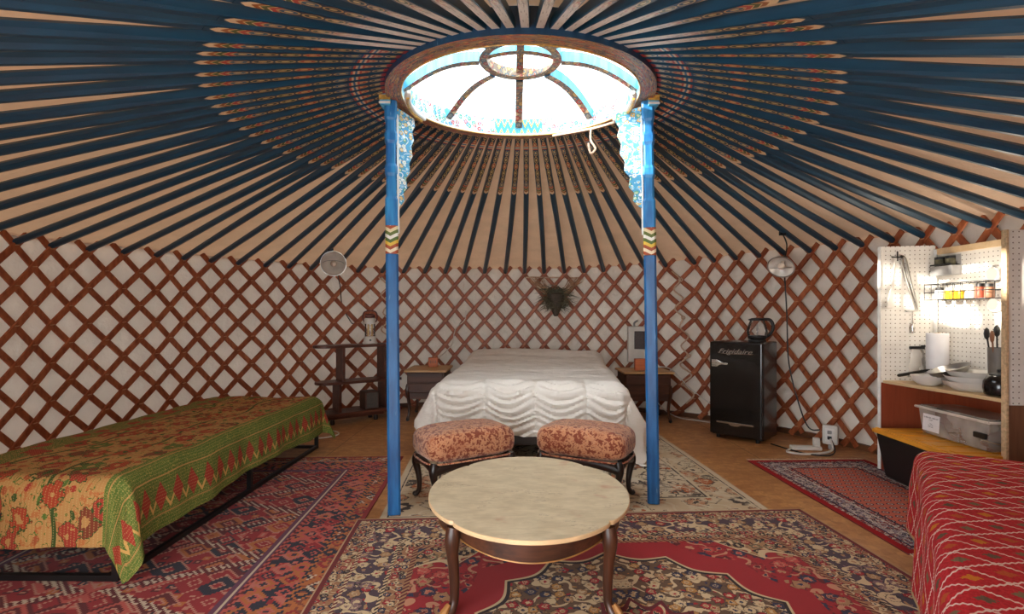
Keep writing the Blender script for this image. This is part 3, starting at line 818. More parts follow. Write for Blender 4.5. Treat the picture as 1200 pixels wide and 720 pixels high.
# ------------------------------------------------------------------ two posts under the crown
def post(bx, by, tx, ty, inward, label, bang):
    b0 = Vector((bx, by, .011)); tz = kz(ty)-.006
    ax = Vector((tx-bx, ty-by, tz-.011)); H = ax.length
    root = thing('support_post', label, 'post', tuple(b0), 0, 'blue posts under the crown')
    sh = Matrix(((1, 0, ax.x/ax.z, 0), (0, 1, ax.y/ax.z, 0), (0, 0, 1, 0), (0, 0, 0, 1)))
    w = .0375; c = .012
    poly = lambda s: [(-w*s+c, -w*s), (w*s-c, -w*s), (w*s, -w*s+c), (w*s, w*s-c), (w*s-c, w*s), (-w*s+c, w*s), (-w*s, w*s-c), (-w*s, -w*s+c)]
    m = MB(); R = RZ(math.radians(14)*inward)
    zc = 1.56
    m.prism(poly(1), 0, zc, M=sh @ R).build('shaft', M_BLUE, root)
    m = MB(); m.prism([(x*1.02, y*1.02) for x, y in poly(1)], -.085, .085, M=R)
    o = m.build('chevron_band', M_CHEV, root, loc=(sh @ Vector((0, 0, zc+.086)))); o['label'] = 'band of painted green, white and rust chevrons'
    # stepped neck: square blocks and hollows up to the crown
    m = MB(); z = zc+.172
    prof = [(z, 1.0), (z+.16, 1.0), (z+.18, .82), (z+.30, .82), (z+.32, 1.0), (z+.36, 1.0), (z+.38, .82), (z+.50, .82), (z+.52, 1.0), (z+.56, 1.0), (z+.58, .84), (tz-.13, .84), (tz-.115, 1.0), (tz-.011, 1.0)]
    vs, fs = [], []
    for zz, s in prof:
        for x, y in poly(s): vs.append((x+(-1+s)*0*inward, y, zz))
    for a in range(len(prof)-1):
        for k in range(8): fs.append((a*8+k, a*8+(k+1) % 8, (a+1)*8+(k+1) % 8, (a+1)*8+k))
    fs += [tuple(range(8))[::-1], tuple((len(prof)-1)*8+k for k in range(8))]
    m.add(vs, fs, 0, M=sh @ R).build('carved_neck', m_blue('blue neck paint', (26, 92, 150), (48, 136, 190)), root)
    # light edge strip on the inner side
    m = MB(); m.box((inward*(w+.004), 0, (zc+tz)/2+.02), (.008, .03, tz-zc-.22), M=sh); m.build('edge_strip', M_WHITEP, root, bevel=.002)
    # capital on the outer side of the rim
    m = MB(); m.box((-inward*.022, -.016, tz-.005), (.062, .088, .085), M=sh); o = m.build('capital', M_BLUEL, root, bevel=.005)
    m = MB(); m.box((-inward*.022, -.061, tz-.005), (.066, .006, .03), M=sh); m.box((-inward*.022, -.062, tz+.028), (.068, .008, .012), 1, M=sh); m.box((-inward*.022, -.062, tz-.037), (.068, .008, .012), 1, M=sh)
    m.build('capital_trim', [M_GOLD, M_WHITEP], root)
    # carved bracket reaching in under the crown
    prof = [(0, .02), (.155, .0), (.16, -.05), (.135, -.09), (.150, -.14), (.125, -.19), (.135, -.25), (.105, -.30), (.11, -.36), (.075, -.40), (.085, -.46), (.05, -.50), (.06, -.545), (.03, -.58), (.0, -.60)]
    prof = [(a, b-.035) for a, b in prof]
    m = MB(); m.prism([(inward*(x+w), zz) for x, zz in (prof if inward > 0 else prof[::-1])], -.018, .018, M=sh @ T(0, 0, tz-.02) @ RZ(math.radians(bang)*inward) @ RX(PI/2))
    o = m.build('bracket', M_BRK, root, bevel=.004); o['label'] = 'light blue carved bracket with white flowers'
    # curved saddle following the rim underside
    a0 = math.atan2(tx-KX, ty-KY); m = MB(); q = []
    for k in range(13):
        a = a0+(k-6)/6*.36; q.append(kpt(a, RI-.035, -.035)-b0)
    m.tube(q, [.010]+[.019]*11+[.010], 10); m.tube([p+Vector((0, 0, -.022)) for p in q[1:-1]], .009, 6, 1)
    m.build('saddle', [M_WHITEP, M_GOLD], root)
    return root
post(-.708, 3.10, -.742, 3.15, 1, 'blue painted crown post standing on the left, beside the brown shelf unit', 58)
post(.900, 3.28, .832, 3.16, -1, 'blue painted crown post standing on the right, in front of the nightstand with grey box', 22)
# ------------------------------------------------------------------ rugs
def rug(name, label, mat, W, L, c, rz=0.0, th=.008, z0=.001):
    m = MB(); nx_, ny_ = 40, 40
    def top(u, v):
        x, y = (u-.5)*W, (v-.5)*L
        return Vector((x+.006*mnoise.noise(Vector((y*2, x, 1))), y+.006*mnoise.noise(Vector((x*2, y, 4))), th+.0015*mnoise.noise(Vector((x*3, y*3, 2)))))
    m.grid(top, nx_, ny_)
    for fn in (lambda u, v: Vector((*top(u, 0).xy, top(u, 0).z*v)), lambda u, v: Vector((*top(1, u).xy, top(1, u).z*v)), lambda u, v: Vector((*top(1-u, 1).xy, top(1-u, 1).z*v)), lambda u, v: Vector((*top(0, 1-u).xy, top(0, 1-u).z*v))):
        m.grid(fn, 40, 1, 1)
    o = m.build(name, [mat, M_RUGEDGE], loc=(c[0], c[1], z0), rotz=rz)
    return tag(o, label, 'rug')
rug('area_rug', 'large worn beige rug with rust motifs under the white bed', m_rug_beige(2.36, 2.55), 2.36, 2.55, (.335, 4.33), math.radians(3.0), .007)
rug('area_rug', 'red and navy geometric rug on the left under the green covered daybed', m_rug_geo(2.0, 3.1), 2.0, 3.1, (-1.85, 2.77), math.radians(2.6), .008)
rug('area_rug', 'large red floral medallion rug under the oval marble coffee table', m_rug_medallion(2.66, 2.5), 2.66, 2.5, (.510, 1.815), math.radians(3.6), .008, .0135)
rug('area_rug', 'small salmon patterned rug on the right in front of the black tub', m_rug_small(.98, 1.66), .98, 1.66, (2.45, 3.42), math.radians(1.5), .008)
fr = MB()
for k in range(70):
    x = -.48+.96*k/69
    fr.tube([(x, 0, .006), (x+random.uniform(-.01, .01), .03, .004), (x+random.uniform(-.015, .015), .055, .003)], .003, 4)
    fr.tube([(x, -1.66, .006), (x+random.uniform(-.01, .01), -1.69, .004), (x+random.uniform(-.015, .015), -1.715, .003)], .003, 4)
E_RUG = [o for o in bpy.data.objects if o.get('label', '').startswith('small salmon')][0]
tag(fr.build('fringe', M_ROPE, E_RUG, loc=(0, .83, 0)), 'pale knotted rug fringe', kind='stuff')

# ------------------------------------------------------------------ draped cloth
def edge(a, hi, rr):
    e = a-(hi-rr)
    if e <= 0: return a, 0.0
    if e < rr*PI/2: t = e/rr; return hi-rr+rr*math.sin(t), rr*(1-math.cos(t))
    return hi, rr+(e-rr*PI/2)
def drape(W, L, top, dL, dR, dF, dH, rr, nu, nv, flare=.06, corner=.35, cdrop=1.0, zmin=.014, disp=None, ztop=None, matf=None, mats=1):
    """cloth over a block; x across, y along 0..L; drops may be functions of the place along the edge"""
    fn_ = lambda d, t: d(t) if callable(d) else d
    def uv(u, v):
        u0 = -W/2+W*u; v0 = L*v
        a = -W/2-fn_(dL, v)+(W+fn_(dL, v)+fn_(dR, v))*u
        b = -fn_(dF, u)+(L+fn_(dF, u)+fn_(dH, u))*v
        return a, b
    def pos(u, v):
        a, b = uv(u, v); sx = 1 if a >= 0 else -1; sy = 1 if b >= L/2 else -1
        ix, iy = W/2-rr, L/2-rr; ex, ey = abs(a)-ix, abs(b-L/2)-iy
        x, y = min(abs(a), ix), min(abs(b-L/2), iy); dx = dy = 0.0
        ex, ey = max(0, ex), max(0, ey); rho = math.hypot(ex, ey)
        if rho > 0:
            e = rho
            if e < rr*PI/2: r, dr = rr*math.sin(e/rr), rr*(1-math.cos(e/rr))
            else: r, dr = rr, rr+e-rr*PI/2
            cx_, cy_ = ex/rho, ey/rho; s2 = 2*cx_*cy_
            dr *= 1-cdrop*s2*.18
            r += flare*dr+corner*dr*s2*(1+.45*math.sin(7*math.atan2(ex, ey)))
            x += r*cx_; y += r*cy_; dx, dy = dr*cx_*cx_, dr*cy_*cy_
        x *= sx; y = L/2+y*sy
        z = (top if ztop is None else ztop(a, b))-dx-dy
        p = Vector((x, y, z))
        if disp: p += disp(a, b, dx, dy, sx, sy)
        if p.z < zmin:
            q_ = zmin-p.z; p.z = zmin+.004*math.sin(q_*60)
            if dx > dy: p.x += sx*q_*.6
            else: p.y += sy*q_*.6
        return p
    return MB().grid(pos, nu, nv, 0, lambda u, v: uv(u, v), matf=matf)

# ------------------------------------------------------------------ green daybed on the left
DW, DLn, DT = .97, 2.34, .44
db = thing('daybed', 'low black steel daybed frame standing along the left lattice wall', 'daybed', (-2.24, 2.30, .0105), math.radians(-.6))
def bar(name, a, b, th, parent, mat=None):
    m = MB(); a, b = Vector(a), Vector(b); d = b-a
    m.tube([a, b], th*.7071, 4, 0); o = m.build(name, mat or M_BLACKM, parent)
    o.data.polygons.foreach_set('use_smooth', [False]*len(o.data.polygons)); return o
for x in (-DW/2+.02, DW/2-.02):
    for y in (.02, DLn/2, DLn-.02): bar('leg', (x, y, 0), (x, y, .30), .028, db)
    bar('floor_rail', (x, .02, .014), (x, DLn-.02, .014), .026, db); bar('side_rail', (x, .02, .29), (x, DLn-.02, .29), .03, db)
for y in (.02, DLn-.02):
    bar('floor_rail', (-DW/2+.02, y, .014), (DW/2-.02, y, .014), .026, db); bar('end_rail', (-DW/2+.02, y, .29), (DW/2-.02, y, .29), .03, db)
m = MB(); m.box((0, DLn/2, .375), (DW-.03, DLn-.03, .13)); m.build('mattress', M_MATT, db, bevel=.03)
def qd(a, b, dx, dy, sx, sy):
    n = mnoise.noise(Vector((a*4, b*4, 1)))*.010+mnoise.noise(Vector((a*11, b*9, 4)))*.004
    drop = dx+dy; w = min(1, drop/.15)
    f = w*(.012+.010*math.sin(b*9+a*3)+.006*math.sin(b*23)) if dx > dy else w*(.02*math.sin(a*8)+.008*math.sin(a*21))
    return Vector((sx*f if dx > dy else 0, sy*f if dy >= dx and dy > 0 else 0, n*(1-w*.7)))
q = drape(DW+.035, DLn+.03, DT+.024, .2, lambda v: .27+.02*math.sin(v*9), lambda u: .285+.02*math.sin(u*7), .20, .07, 150, 230, .05, .22, 0.0, disp=qd)
o = q.build('quilted_bedspread', m_quilt(DW), loc=tuple(db.location), rotz=db.rotation_euler.z)
tag(o, 'ochre and green floral quilted cover draped over the left daybed', 'bedspread')

# ------------------------------------------------------------------ red daybed on the right
ru = Vector((.59, .807, 0)); RZA = math.atan2(-ru.x, ru.y)          # its long axis runs away to the right
FL_ = Vector((2.215, 2.83, 0)); RW, RL = .95, 2.05; vv_ = Vector((ru.y, -ru.x, 0))
near_mid = FL_-ru*RL+vv_*(RW/2)
rb = thing('daybed', 'low daybed on the right hidden under a red diamond patterned blanket', 'daybed', (near_mid.x, near_mid.y, .0), RZA)
for x in (-RW/2+.06, RW/2-.06):
    for y in (.06, RL-.06): bar('leg', (x, y, 0), (x, y, .27), .03, rb)
m = MB(); m.box((0, RL/2, .27), (RW-.05, RL-.05, .03)); m.build('base', M_BLACKM, rb)
m = MB(); m.box((0, RL/2, .375), (RW-.04, RL-.04, .16)); m.build('mattress', M_MATT, rb, bevel=.04)
def rd(a, b, dx, dy, sx, sy):
    n = mnoise.noise(Vector((a*3, b*3, 8)))*.008; w = min(1, (dx+dy)/.2)
    f = w*(.014*math.sin(b*7)+.008*math.sin(b*17)) if dx > dy else w*.012*math.sin(a*9)
    return Vector((sx*f if dx > dy else 0, sy*f if dy >= dx and dy > 0 else 0, n))
q = drape(RW, RL, .478, .40, .38, .3, .36, .07, 100, 180, .05, .06, 1.6, disp=rd, matf=lambda u, v: 1 if u < .012 or u > .99 or v > .994 else 0)
o = q.build('woven_blanket', [M_KILIM, M_FRINGE], loc=tuple(rb.location), rotz=RZA)
tag(o, 'red woven blanket with white zigzag diamonds covering the right daybed', 'blanket')

# ------------------------------------------------------------------ white bed
BR = math.radians(-4.0); BW, BL = 1.66, 2.46
bed = thing('bed', 'double bed with white duvet standing against the back lattice wall', 'bed', (.13, 4.16, .0085), BR)
m = MB(); m.box((0, BL/2, .20), (BW-.10, BL-.10, .14)); m.build('bed_base', M_EBONY, bed, bevel=.01)
for x in (-BW/2+.10, BW/2-.075):
    for y in (.08, BL-.14): m = MB(); m.box((x, y, .065), (.07, .07, .13)); m.build('leg', M_BLACKM, bed, bevel=.006)
m = MB(); m.box((0, BL/2, .425), (BW-.06, BL-.06, .31)); m.build('mattress', M_MATT, bed, bevel=.07, seg=4)
for x in (-.4, .4):
    m = MB()
    def pil(u, v, x=x):
        a, b2 = 2*PI*u, PI*(v-.5); s = lambda t, e: math.copysign(abs(t)**e, t)
        return Vector((x+.36*s(math.cos(b2), .6)*s(math.cos(a), .6), BL-.30+.20*s(math.cos(b2), .6)*s(math.sin(a), .6), .645+.06*s(math.sin(b2), .9)))
    m.grid(pil, 32, 16); m.build('pillow', M_PAPER, bed)
RUCH = [-.79, -.36, .055, .47, .87]
def dz(a, b):
    t = max(0, min(1, b/BL))
    return .640+.075*t+.055*max(0, min(1, (b-1.75)/.4))-.012*(a/.8)**2
def dd(a, b, dx, dy, sx, sy):
    p = Vector((0, 0, 0))
    n = mnoise.noise(Vector((a*2.2, b*6, 1)))*.012+mnoise.noise(Vector((a*7, b*13, 6)))*.005
    top = max(0, 1-(dx+dy)/.12); p.z += n*(.4+top)
    if top > 0: p.z += .010*math.sin(b*15+math.sin(a*3)*.8)*top*(1 if b > .5 else .4) + .02*math.cos(PI*min(1, abs(a)/.8))*top*0
    # gathered swags down the foot
    t = dy+max(0, .26-b)*(1 if sy < 0 else 0)
    if sy < 0 and b < .34 and dx < .12:
        i = 0
        while i < 3 and a > RUCH[i+1]: i += 1
        f = max(0, min(1, (a-RUCH[i])/(RUCH[i+1]-RUCH[i]))); bow = 4*f*(1-f)
        e = t-.13*bow**1.4; amp = .018*min(1, max(0, t-.02)/.14)*(.25+.75*bow)
        ph = e/.118+mnoise.noise(Vector((i*3.0, e*4, f*1.2)))*.55
        w = math.sin(2*PI*ph); w = w*.85+.15*math.sin(4*PI*ph+1)
        near_r = min(abs(a-r) for r in RUCH)
        gat = math.exp(-(near_r/.022)**2)
        o = amp*w-.014*gat*min(1, t/.1)+.006*gat*math.sin(t*2*PI/.018)*min(1, t/.1)+.016*bow*min(1, t/.2)
        if dy > .08: p.y -= o
        else: p.z += o*.8; p.y -= o*min(1, dy/.08)
    if dx > .1:
        w = min(1, (dx-.1)/.2); p.x += sx*w*(.03*math.sin(b*8+1)+.015*math.sin(b*19)+.010*mnoise.noise(Vector((b*9, dx*7, 3))))
        p.x += sx*.06*w
    return p
def footdrop(u):
    a = (u-.5)*2
    base = .35+.02*math.cos(a*PI*2.4)
    return base+.04*max(0, -a-.72)/.28+.16*max(0, a-.80)/.2
q = drape(BW, BL, .64, .32, lambda v: .50-.10*v, footdrop, .05, .13, 230, 220, .05, .10, .8, disp=dd, ztop=dz)
o = q.build('duvet', M_DUVET, loc=tuple(bed.location), rotz=BR); tag(o, 'white ruched duvet spread over the double bed', 'duvet')

# ------------------------------------------------------------------ cabriole leg
def cabriole(h, r0, r1, out, foot, n=14):
    """leg of height h; bows out along +x at the knee, in at the ankle, foot kicks out; origin at its top"""
    pts, rs = [], []
    for k in range(n+1):
        t = k/n
        x = out*(math.sin(min(1, t/.42)*PI)*.9 if t < .42 else -.75*math.sin((t-.42)/.58*PI)) + (foot*max(0, (t-.86)/.14)**1.5)
        r = r0*(1-t)**.8+r1*(1-(1-t)**.8)
        if t < .3: r *= 1.0+.22*math.sin(t/.3*PI)
        if t > .9: r *= 1+.55*((t-.9)/.1)
        pts.append((x, 0, -h*t)); rs.append(r)
    pts[-1] = (pts[-1][0], 0, -h+rs[-1]*.0)
    return pts, rs

# ------------------------------------------------------------------ coffee table
TZ = .0225; tt_ = thing('coffee_table', 'low oval coffee table with scalloped cream marble top on the red rug', 'coffee table', (.075, 2.375, TZ))
ht = .40-TZ
def oval(ph, a, b, sc=.0):
    k = 1-sc*(1-abs(math.sin(2*ph+.0)))**2.0*0
    lob = abs(math.cos(2*ph))            # lobes meet in small nicks near the legs
    k = 1+sc*(lob**.28-1)
    return (a*k*math.cos(ph), b*k*math.sin(ph))
tp = MB(); NP = 288
out = [oval(2*PI*k/NP, .452, .548, .05) for k in range(NP)]
inn = [(x*.994, y*.994) for x, y in out]
vs = [(x*.99, y*.99, ht-.019) for x, y in out]+[(x, y, ht-.015) for x, y in out]+[(x, y, ht-.003) for x, y in out]+[(x, y, ht) for x, y in inn]
fs = [tuple(range(NP))[::-1], tuple(range(3*NP, 4*NP))]; 
tp.add(vs, fs, 0)
tp.add(vs, [(r*NP+k, r*NP+(k+1) % NP, (r+1)*NP+(k+1) % NP, (r+1)*NP+k) for r in range(3) for k in range(NP)], 1, None, True)
tp.build('table_top', [M_MARBLE, M_MEDGE], tt_)
ap = MB()
def apr(off):
    def fn(u, v):
        ph = 2*PI*u; x, y = oval(ph, .405+off, .50+off, .02)
        low = .060+.025*abs(math.cos(2*ph))**1.3
        return Vector((x, y, ht-.018-low*v))
    return fn
ap.grid(apr(0), 128, 4); ap.grid(apr(-.018), 128, 4, flip=True)
ap.grid(lambda u, v: apr(0)(u, 1).lerp(apr(-.018)(u, 1), v), 128, 1)
ap.build('apron', M_WALNUT, tt_)
tr = MB(); tr.tube([apr(.001)(k/128, .985) for k in range(129)], .0032, 5, caps=False); tr.build('gilt_edge', M_GILT, tt_)
for sx, sy in ((-1, -1), (1, -1), (-1, 1), (1, 1)):
    pts, rs = cabriole(ht-.03, .026, .015, .008, .036)
    R = T(.305*sx, .35*sy, ht-.03) @ RZ(math.atan2(sy, sx*.9))
    m = MB().tube(pts, rs, 12, M=R); lg = m.build('leg', M_WALNUTZ, tt_)
    fpt = R @ Vector(pts[-1]); d = Vector((sx, sy, 0)).normalized()
    m = MB().tube([fpt-d*.012+Vector((0, 0, .052)), fpt+d*.012+Vector((0, 0, .028)), fpt+d*.034+Vector((0, 0, .012))], [.010, .0165, .010], 8); m.build('foot', M_GILT, lg)

# ------------------------------------------------------------------ upholstered stools
def stool(label, nl, nr, depth):
    """nl, nr: near left and near right corners of the seat on the floor"""
    nl, nr = Vector(nl), Vector(nr); d = nr-nl; W = d.length; rz = math.atan2(d.y, d.x)
    mid = (nl+nr)/2; n = Vector((-d.y, d.x))/W; c = mid+n*depth/2
    r = thing('upholstered_footstool', label, 'footstool', (c.x, c.y, .0085), rz, 'rust brocade footstools at the foot of the bed')
    m = MB(); S = lambda t, e: math.copysign(abs(t)**e, t)
    def cush(u, v):
        a, b2 = 2*PI*u, PI*(v-.5)
        x = S(math.cos(b2), .34)*S(math.cos(a), .30); y = S(math.cos(b2), .34)*S(math.sin(a), .32); z = S(math.sin(b2), .62)
        wr_ = mnoise.noise(Vector((x*5+W, y*4, z*3)))*.006
        return Vector((x*(W/2+.012), y*(depth/2+.012), .365+z*(.097 if z > 0 else .092)+(.012*(1-x*x) if z > 0 else 0)+wr_))
    m.grid(cush, 72, 40); m.build('seat_cushion', M_BROC, r)
    pp = MB(); pp.tube([Vector((S(math.cos(2*PI*k/64), .4)*(W/2+.008), S(math.sin(2*PI*k/64), .42)*(depth/2+.008), .278)) for k in range(65)], .006, 6, caps=False); pp.build('piping', M_BROC, r)
    for sg in (-1, 1):
        f = MB(); pts = [(-W/2+.03+(W-.06)*k/16, sg*(depth/2-.012), .262-.03*abs(2*k/16-1)**2.2) for k in range(17)]
        f.tube(pts, .018, 8, flat=1.5); f.build('seat_rail', M_EBONY, r)
        f = MB(); pts = [(sg*(W/2-.02), -depth/2+.03+(depth-.06)*k/10, .260-.026*abs(2*k/10-1)**2.2) for k in range(11)]
        f.tube(pts, .017, 8, flat=1.5); f.build('seat_rail', M_EBONY, r)
        for sy in (-1, 1):
            pts, rs = cabriole(.28, .026, .012, .014, .018)
            M_ = T(sg*(W/2-.035), sy*(depth/2-.03), .28) @ RZ(math.atan2(sy*.7, sg))
            m = MB().tube(pts, rs, 10, M=M_); p = M_ @ Vector(pts[-1])
            m.lathe([(.012, .024), (.019, .016), (.02, .008), (.014, 0)], (p.x, p.y, 0), 12); m.build('leg', M_EBONY, r)
    return r
stool('rust brocade footstool with dark cabriole legs, the left one before the white bed', (-.49, 3.12), (.03, 3.42), .36)
stool('rust brocade footstool with dark cabriole legs, the right one before the white bed', (.155, 3.42), (.675, 3.15), .34)

# ------------------------------------------------------------------ nightstands
def nightstand(label, x0, x1, y0, y1, z, rz=0.0, caster=True):
    cx, cy = (x0+x1)/2, (y0+y1)/2; W, D = x1-x0, y1-y0
    r = thing('nightstand', label, 'nightstand', (cx, cy, .0), rz, 'nightstands beside the bed')
    m = MB(); m.box((0, 0, z-.011), (W, D, .022)); m.build('top', M_STAND, r, bevel=.004)
    m = MB(); m.box((0, .01, z-.175), (W-.06, D-.06, .306)); m.build('body', M_DARKST, r, bevel=.004)
    for k in range(2):
        m = MB(); m.box((0, -D/2+.033, z-.085-.118*k), (W-.10, .018, .105)); dr = m.build('drawer_front', M_DARKST, r, bevel=.006)
    for sx in (-1, 1):
        for sy in (-1, 1):
            pts, rs = cabriole(z-.19, .024, .012, .014, .012)
            M_ = T(sx*(W/2-.045), sy*(D/2-.05), z-.16) @ RZ(math.atan2(sy, sx))
            m = MB().tube(pts, rs, 8, M=M_); lg = m.build('leg', M_WALNUTZ, r); p = M_ @ Vector(pts[-1])
            m = MB(); m.lathe([(.016, -.010), (.019, -.006), (.019, .006), (.016, .010)], seg=14, M=T(p.x, p.y, .0195) @ RX(PI/2)); m.box((p.x, p.y, .038), (.024, .026, .012)); m.build('caster', M_BLACKM, lg)
    return r
nightstand('dark wooden nightstand with pale top to the left of the white bed', -1.22, -.735, 5.80, 6.42, .58)
nightstand('dark wooden nightstand with pale top to the right of the white bed', 1.24, 1.80, 5.70, 6.22, .572)

# ------------------------------------------------------------------ brown shelf unit on the left
SR = math.radians(38); su = thing('shelf_unit', 'reddish brown three tier shelf unit with rounded ends by the left post', 'shelf', (-1.82, 5.86, 0), SR)
def slab(L, D, z, t, name, x0=0):
    n = 10; pl = [(x0-L/2+D/2*(1-math.sin(PI*k/n)), -D/2*math.cos(PI*k/n)) for k in range(n+1)]
    pl = [(x0+L/2, -D/2)]+pl[0:]+[(x0+L/2, D/2)]
    m = MB(); m.prism(pl[::-1], z-t, z); return m.build(name, M_SHELF, su, bevel=.004)
slab(.98, .27, .872, .03, 'top_shelf', .06); slab(.96, .27, .47, .03, 'middle_shelf', .07); slab(.98, .30, .13, .035, 'bottom_shelf', .06)
for x, z0, z1 in ((-.13, .47, .842), (.36, .47, .842), (-.17, .13, .44), (.37, .13, .44)):
    m = MB(); m.box((x, 0, (z0+z1)/2), (.03, .22, z1-z0)); m.build('upright', M_SHELF, su, bevel=.003)
m = MB(); m.box((0, .0, .075), (.70, .16, .04)); m.build('plinth', M_SHELF, su)
for x in (-.25, .25):
    for y in (-.08, .08): m = MB(); m.lathe([(.022, 0), (.026, .02), (.022, .056)], (x, y, 0), 14); m.build('foot', M_EBONY, su)
def on_shelf(x, y, z): c, s = math.cos(SR), math.sin(SR); return (-1.82+x*c-y*s, 5.86+x*s+y*c, z)
# lantern
ln = thing('camping_lantern', 'white camping lantern with brown top on the shelf unit', 'lantern', on_shelf(.215, 0, .872))
m = MB(); m.lathe([(.085, 0), (.088, .012), (.075, .03), (.068, .075), (.060, .085), (.03, .087)]); m.build('base', M_WHITEPL, ln)
m = MB(); m.lathe([(.058, .086), (.058, .232)], seg=28); m.build('globe', M_GLASS, ln)
for x in (-.02, .02): m = MB(); m.tube([(x, 0, .088), (x, 0, .225)], .011, 10); m.build('tube', M_AMBER, ln)
m = MB(); m.lathe([(.062, .230), (.064, .238), (.064, .285), (.055, .298), (.02, .304)]); m.build('collar', M_WHITEPL, ln)
m = MB(); m.lathe([(.05, .300), (.058, .306), (.056, .335), (.04, .345), (.01, .348)]); m.build('cap', M_BROWNMESH, ln)
m = MB(); m.tube(smooth([(-.066, 0, .25), (-.082, 0, .30), (-.07, 0, .365), (0, 0, .385), (.07, 0, .365), (.082, 0, .30), (.066, 0, .25)]), .007, 8); m.build('handle', M_BROWNMESH, ln)
m = MB(); m.lathe([(.010, 0), (.012, .006), (.006, .010)], seg=14, M=T(.025, -.071, .045) @ RX(PI/2)); m.build('switch', M_BLACKP, ln)
# little speaker box
sp = thing('speaker_box', 'small dark brown box on the bottom tier of the shelf unit', 'box', on_shelf(.20, -.01, .13), SR)
m = MB(); m.box((0, 0, .10), (.16, .18, .20)); m.build('case', M_DARKST, sp, bevel=.006)
m = MB(); m.box((0, -.092, .10), (.13, .006, .17)); m.build('grille', plain('grey speaker cloth', (84, 78, 72), .9, sc=80), sp)
# ------------------------------------------------------------------ fridge and kettle
fa = Vector((1.957, 5.10)); fb = Vector((2.305, 4.75)); fd = (fb-fa); FW = fd.length; FRZ = math.atan2(fd.y, fd.x); FD, FH = .40, .948
fc = (fa+fb)/2
fg = thing('mini_fridge', 'black retro mini fridge with chrome script standing by the right lattice wall', 'fridge', (fc.x, fc.y, .0), FRZ)
m = MB(); m.box((0, .03+(FD-.03)/2+.005, .03+(FH-.03)/2), (FW, FD-.04, FH-.03)); m.build('body', M_GLOSSB, fg, bevel=.012, seg=3)
m = MB(); m.box((0, .016, .045+(FH-.05)/2), (FW, .036, FH-.05)); dr = m.build('door', M_GLOSSB, fg, bevel=.012, seg=3)
for x in (-FW/2+.06, FW/2-.06):
    for y in (.06, FD-.06): m = MB(); m.lathe([(.018, 0), (.018, .032)], (x, y, 0), 12); m.build('foot', M_BLACKP, fg)
# lever handle, top left of the door
m = MB(); S_ = T(-FW/2+.025, -.003, .735) @ RX(PI/2)
m.prism([(0, -.034), (.055, -.034), (.075, -.018), (.10, -.010), (.150, -.012), (.162, 0), (.150, .010), (.10, .012), (.075, .022), (.055, .036), (0, .036)][::1], 0, .014, M=S_)
for k in (-.02, .002, .023): m.box((.028, k, .016), (.052, .008, .006), M=S_)
m.build('door_handle', M_CHROME, dr, bevel=.003)
# chrome bar with rounded middle near the foot of the door
m = MB(); S_ = T(0, -.003, .165) @ RX(PI/2)
m.prism([(-.175, -.006), (-.06, -.008), (-.035, -.022), (.0, -.026), (.035, -.022), (.06, -.008), (.175, -.006), (.175, .010), (-.175, .010)], 0, .010, M=S_)
m.build('chrome_bar', M_CHROME, dr, bevel=.002)
def text_mesh(name, body, size, mat, parent, M, shear=0.0, depth=.001, align='CENTER', bevel=0.0):
    cu = bpy.data.curves.new('text', 'FONT'); cu.body = body; cu.size = size; cu.shear = shear; cu.extrude = depth; cu.align_x = align; cu.resolution_u = 3; cu.offset = bevel
    to = bpy.data.objects.new('text', cu); col.objects.link(to)
    bpy.context.view_layer.update(); dg = bpy.context.evaluated_depsgraph_get()
    me = bpy.data.meshes.new_from_object(to.evaluated_get(dg)); bpy.data.objects.remove(to); bpy.data.curves.remove(cu)
    me.transform(M); me.materials.clear(); me.materials.append(mat)
    o = bpy.data.objects.new(name, me); col.objects.link(o); o.parent = parent; return o
o = text_mesh('script_lettering', 'Frigidaire', .064, M_CHROME, dr, T(-.005, -.0045, .835) @ RX(PI/2) @ Matrix.Scale(1.32, 4, (1, 0, 0)), .45, .002, bevel=.0003)
o['label'] = 'chrome script lettering'
m = MB(); m.tube([(-.165, -.006, .842), (-.12, -.006, .834), (.0, -.006, .832), (.155, -.006, .834), (.172, -.006, .838)], .0025, 6); m.build('script_underline', M_CHROME, dr)
def on_fridge(x, y): c, s = math.cos(FRZ), math.sin(FRZ); return (fc.x+x*c-y*s, fc.y+x*s+y*c, FH)
kt = thing('electric_kettle', 'glass electric kettle with black handle on top of the black fridge', 'kettle', on_fridge(.135, .19), FRZ+.55)
m = MB(); m.lathe([(.078, 0), (.080, .008), (.076, .018), (.05, .021)]); m.build('power_base', M_BLACKP, kt)
m = MB(); m.lathe([(.06, .022), (.078, .026), (.086, .044), (.086, .058), (.07, .061)]); m.build('heater_ring', M_BLACKP, kt)
m = MB(); m.lathe([(.086, .060), (.092, .085), (.090, .12), (.080, .16), (.066, .195), (.062, .205)], seg=40); m.build('glass_body', M_GLASS, kt)
m = MB(); m.lathe([(.064, .203), (.067, .208), (.066, .220), (.045, .228), (.02, .230)]); m.box((-.062, 0, .212), (.03, .03, .014)); m.build('lid', M_BLACKP, kt)
m = MB(); m.tube(smooth([(.055, 0, .215), (.11, 0, .212), (.138, 0, .17), (.135, 0, .11), (.105, 0, .065), (.080, 0, .052)]), [.012]*31, 10, flat=1.2); m.build('handle', M_BLACKP, kt)
m = MB(); m.tube([(0, .0, .062), (0, 0, .17)], .007, 8); m.lathe([(.02, .062), (.02, .066)]); m.build('inner_tube', M_STEEL, kt)

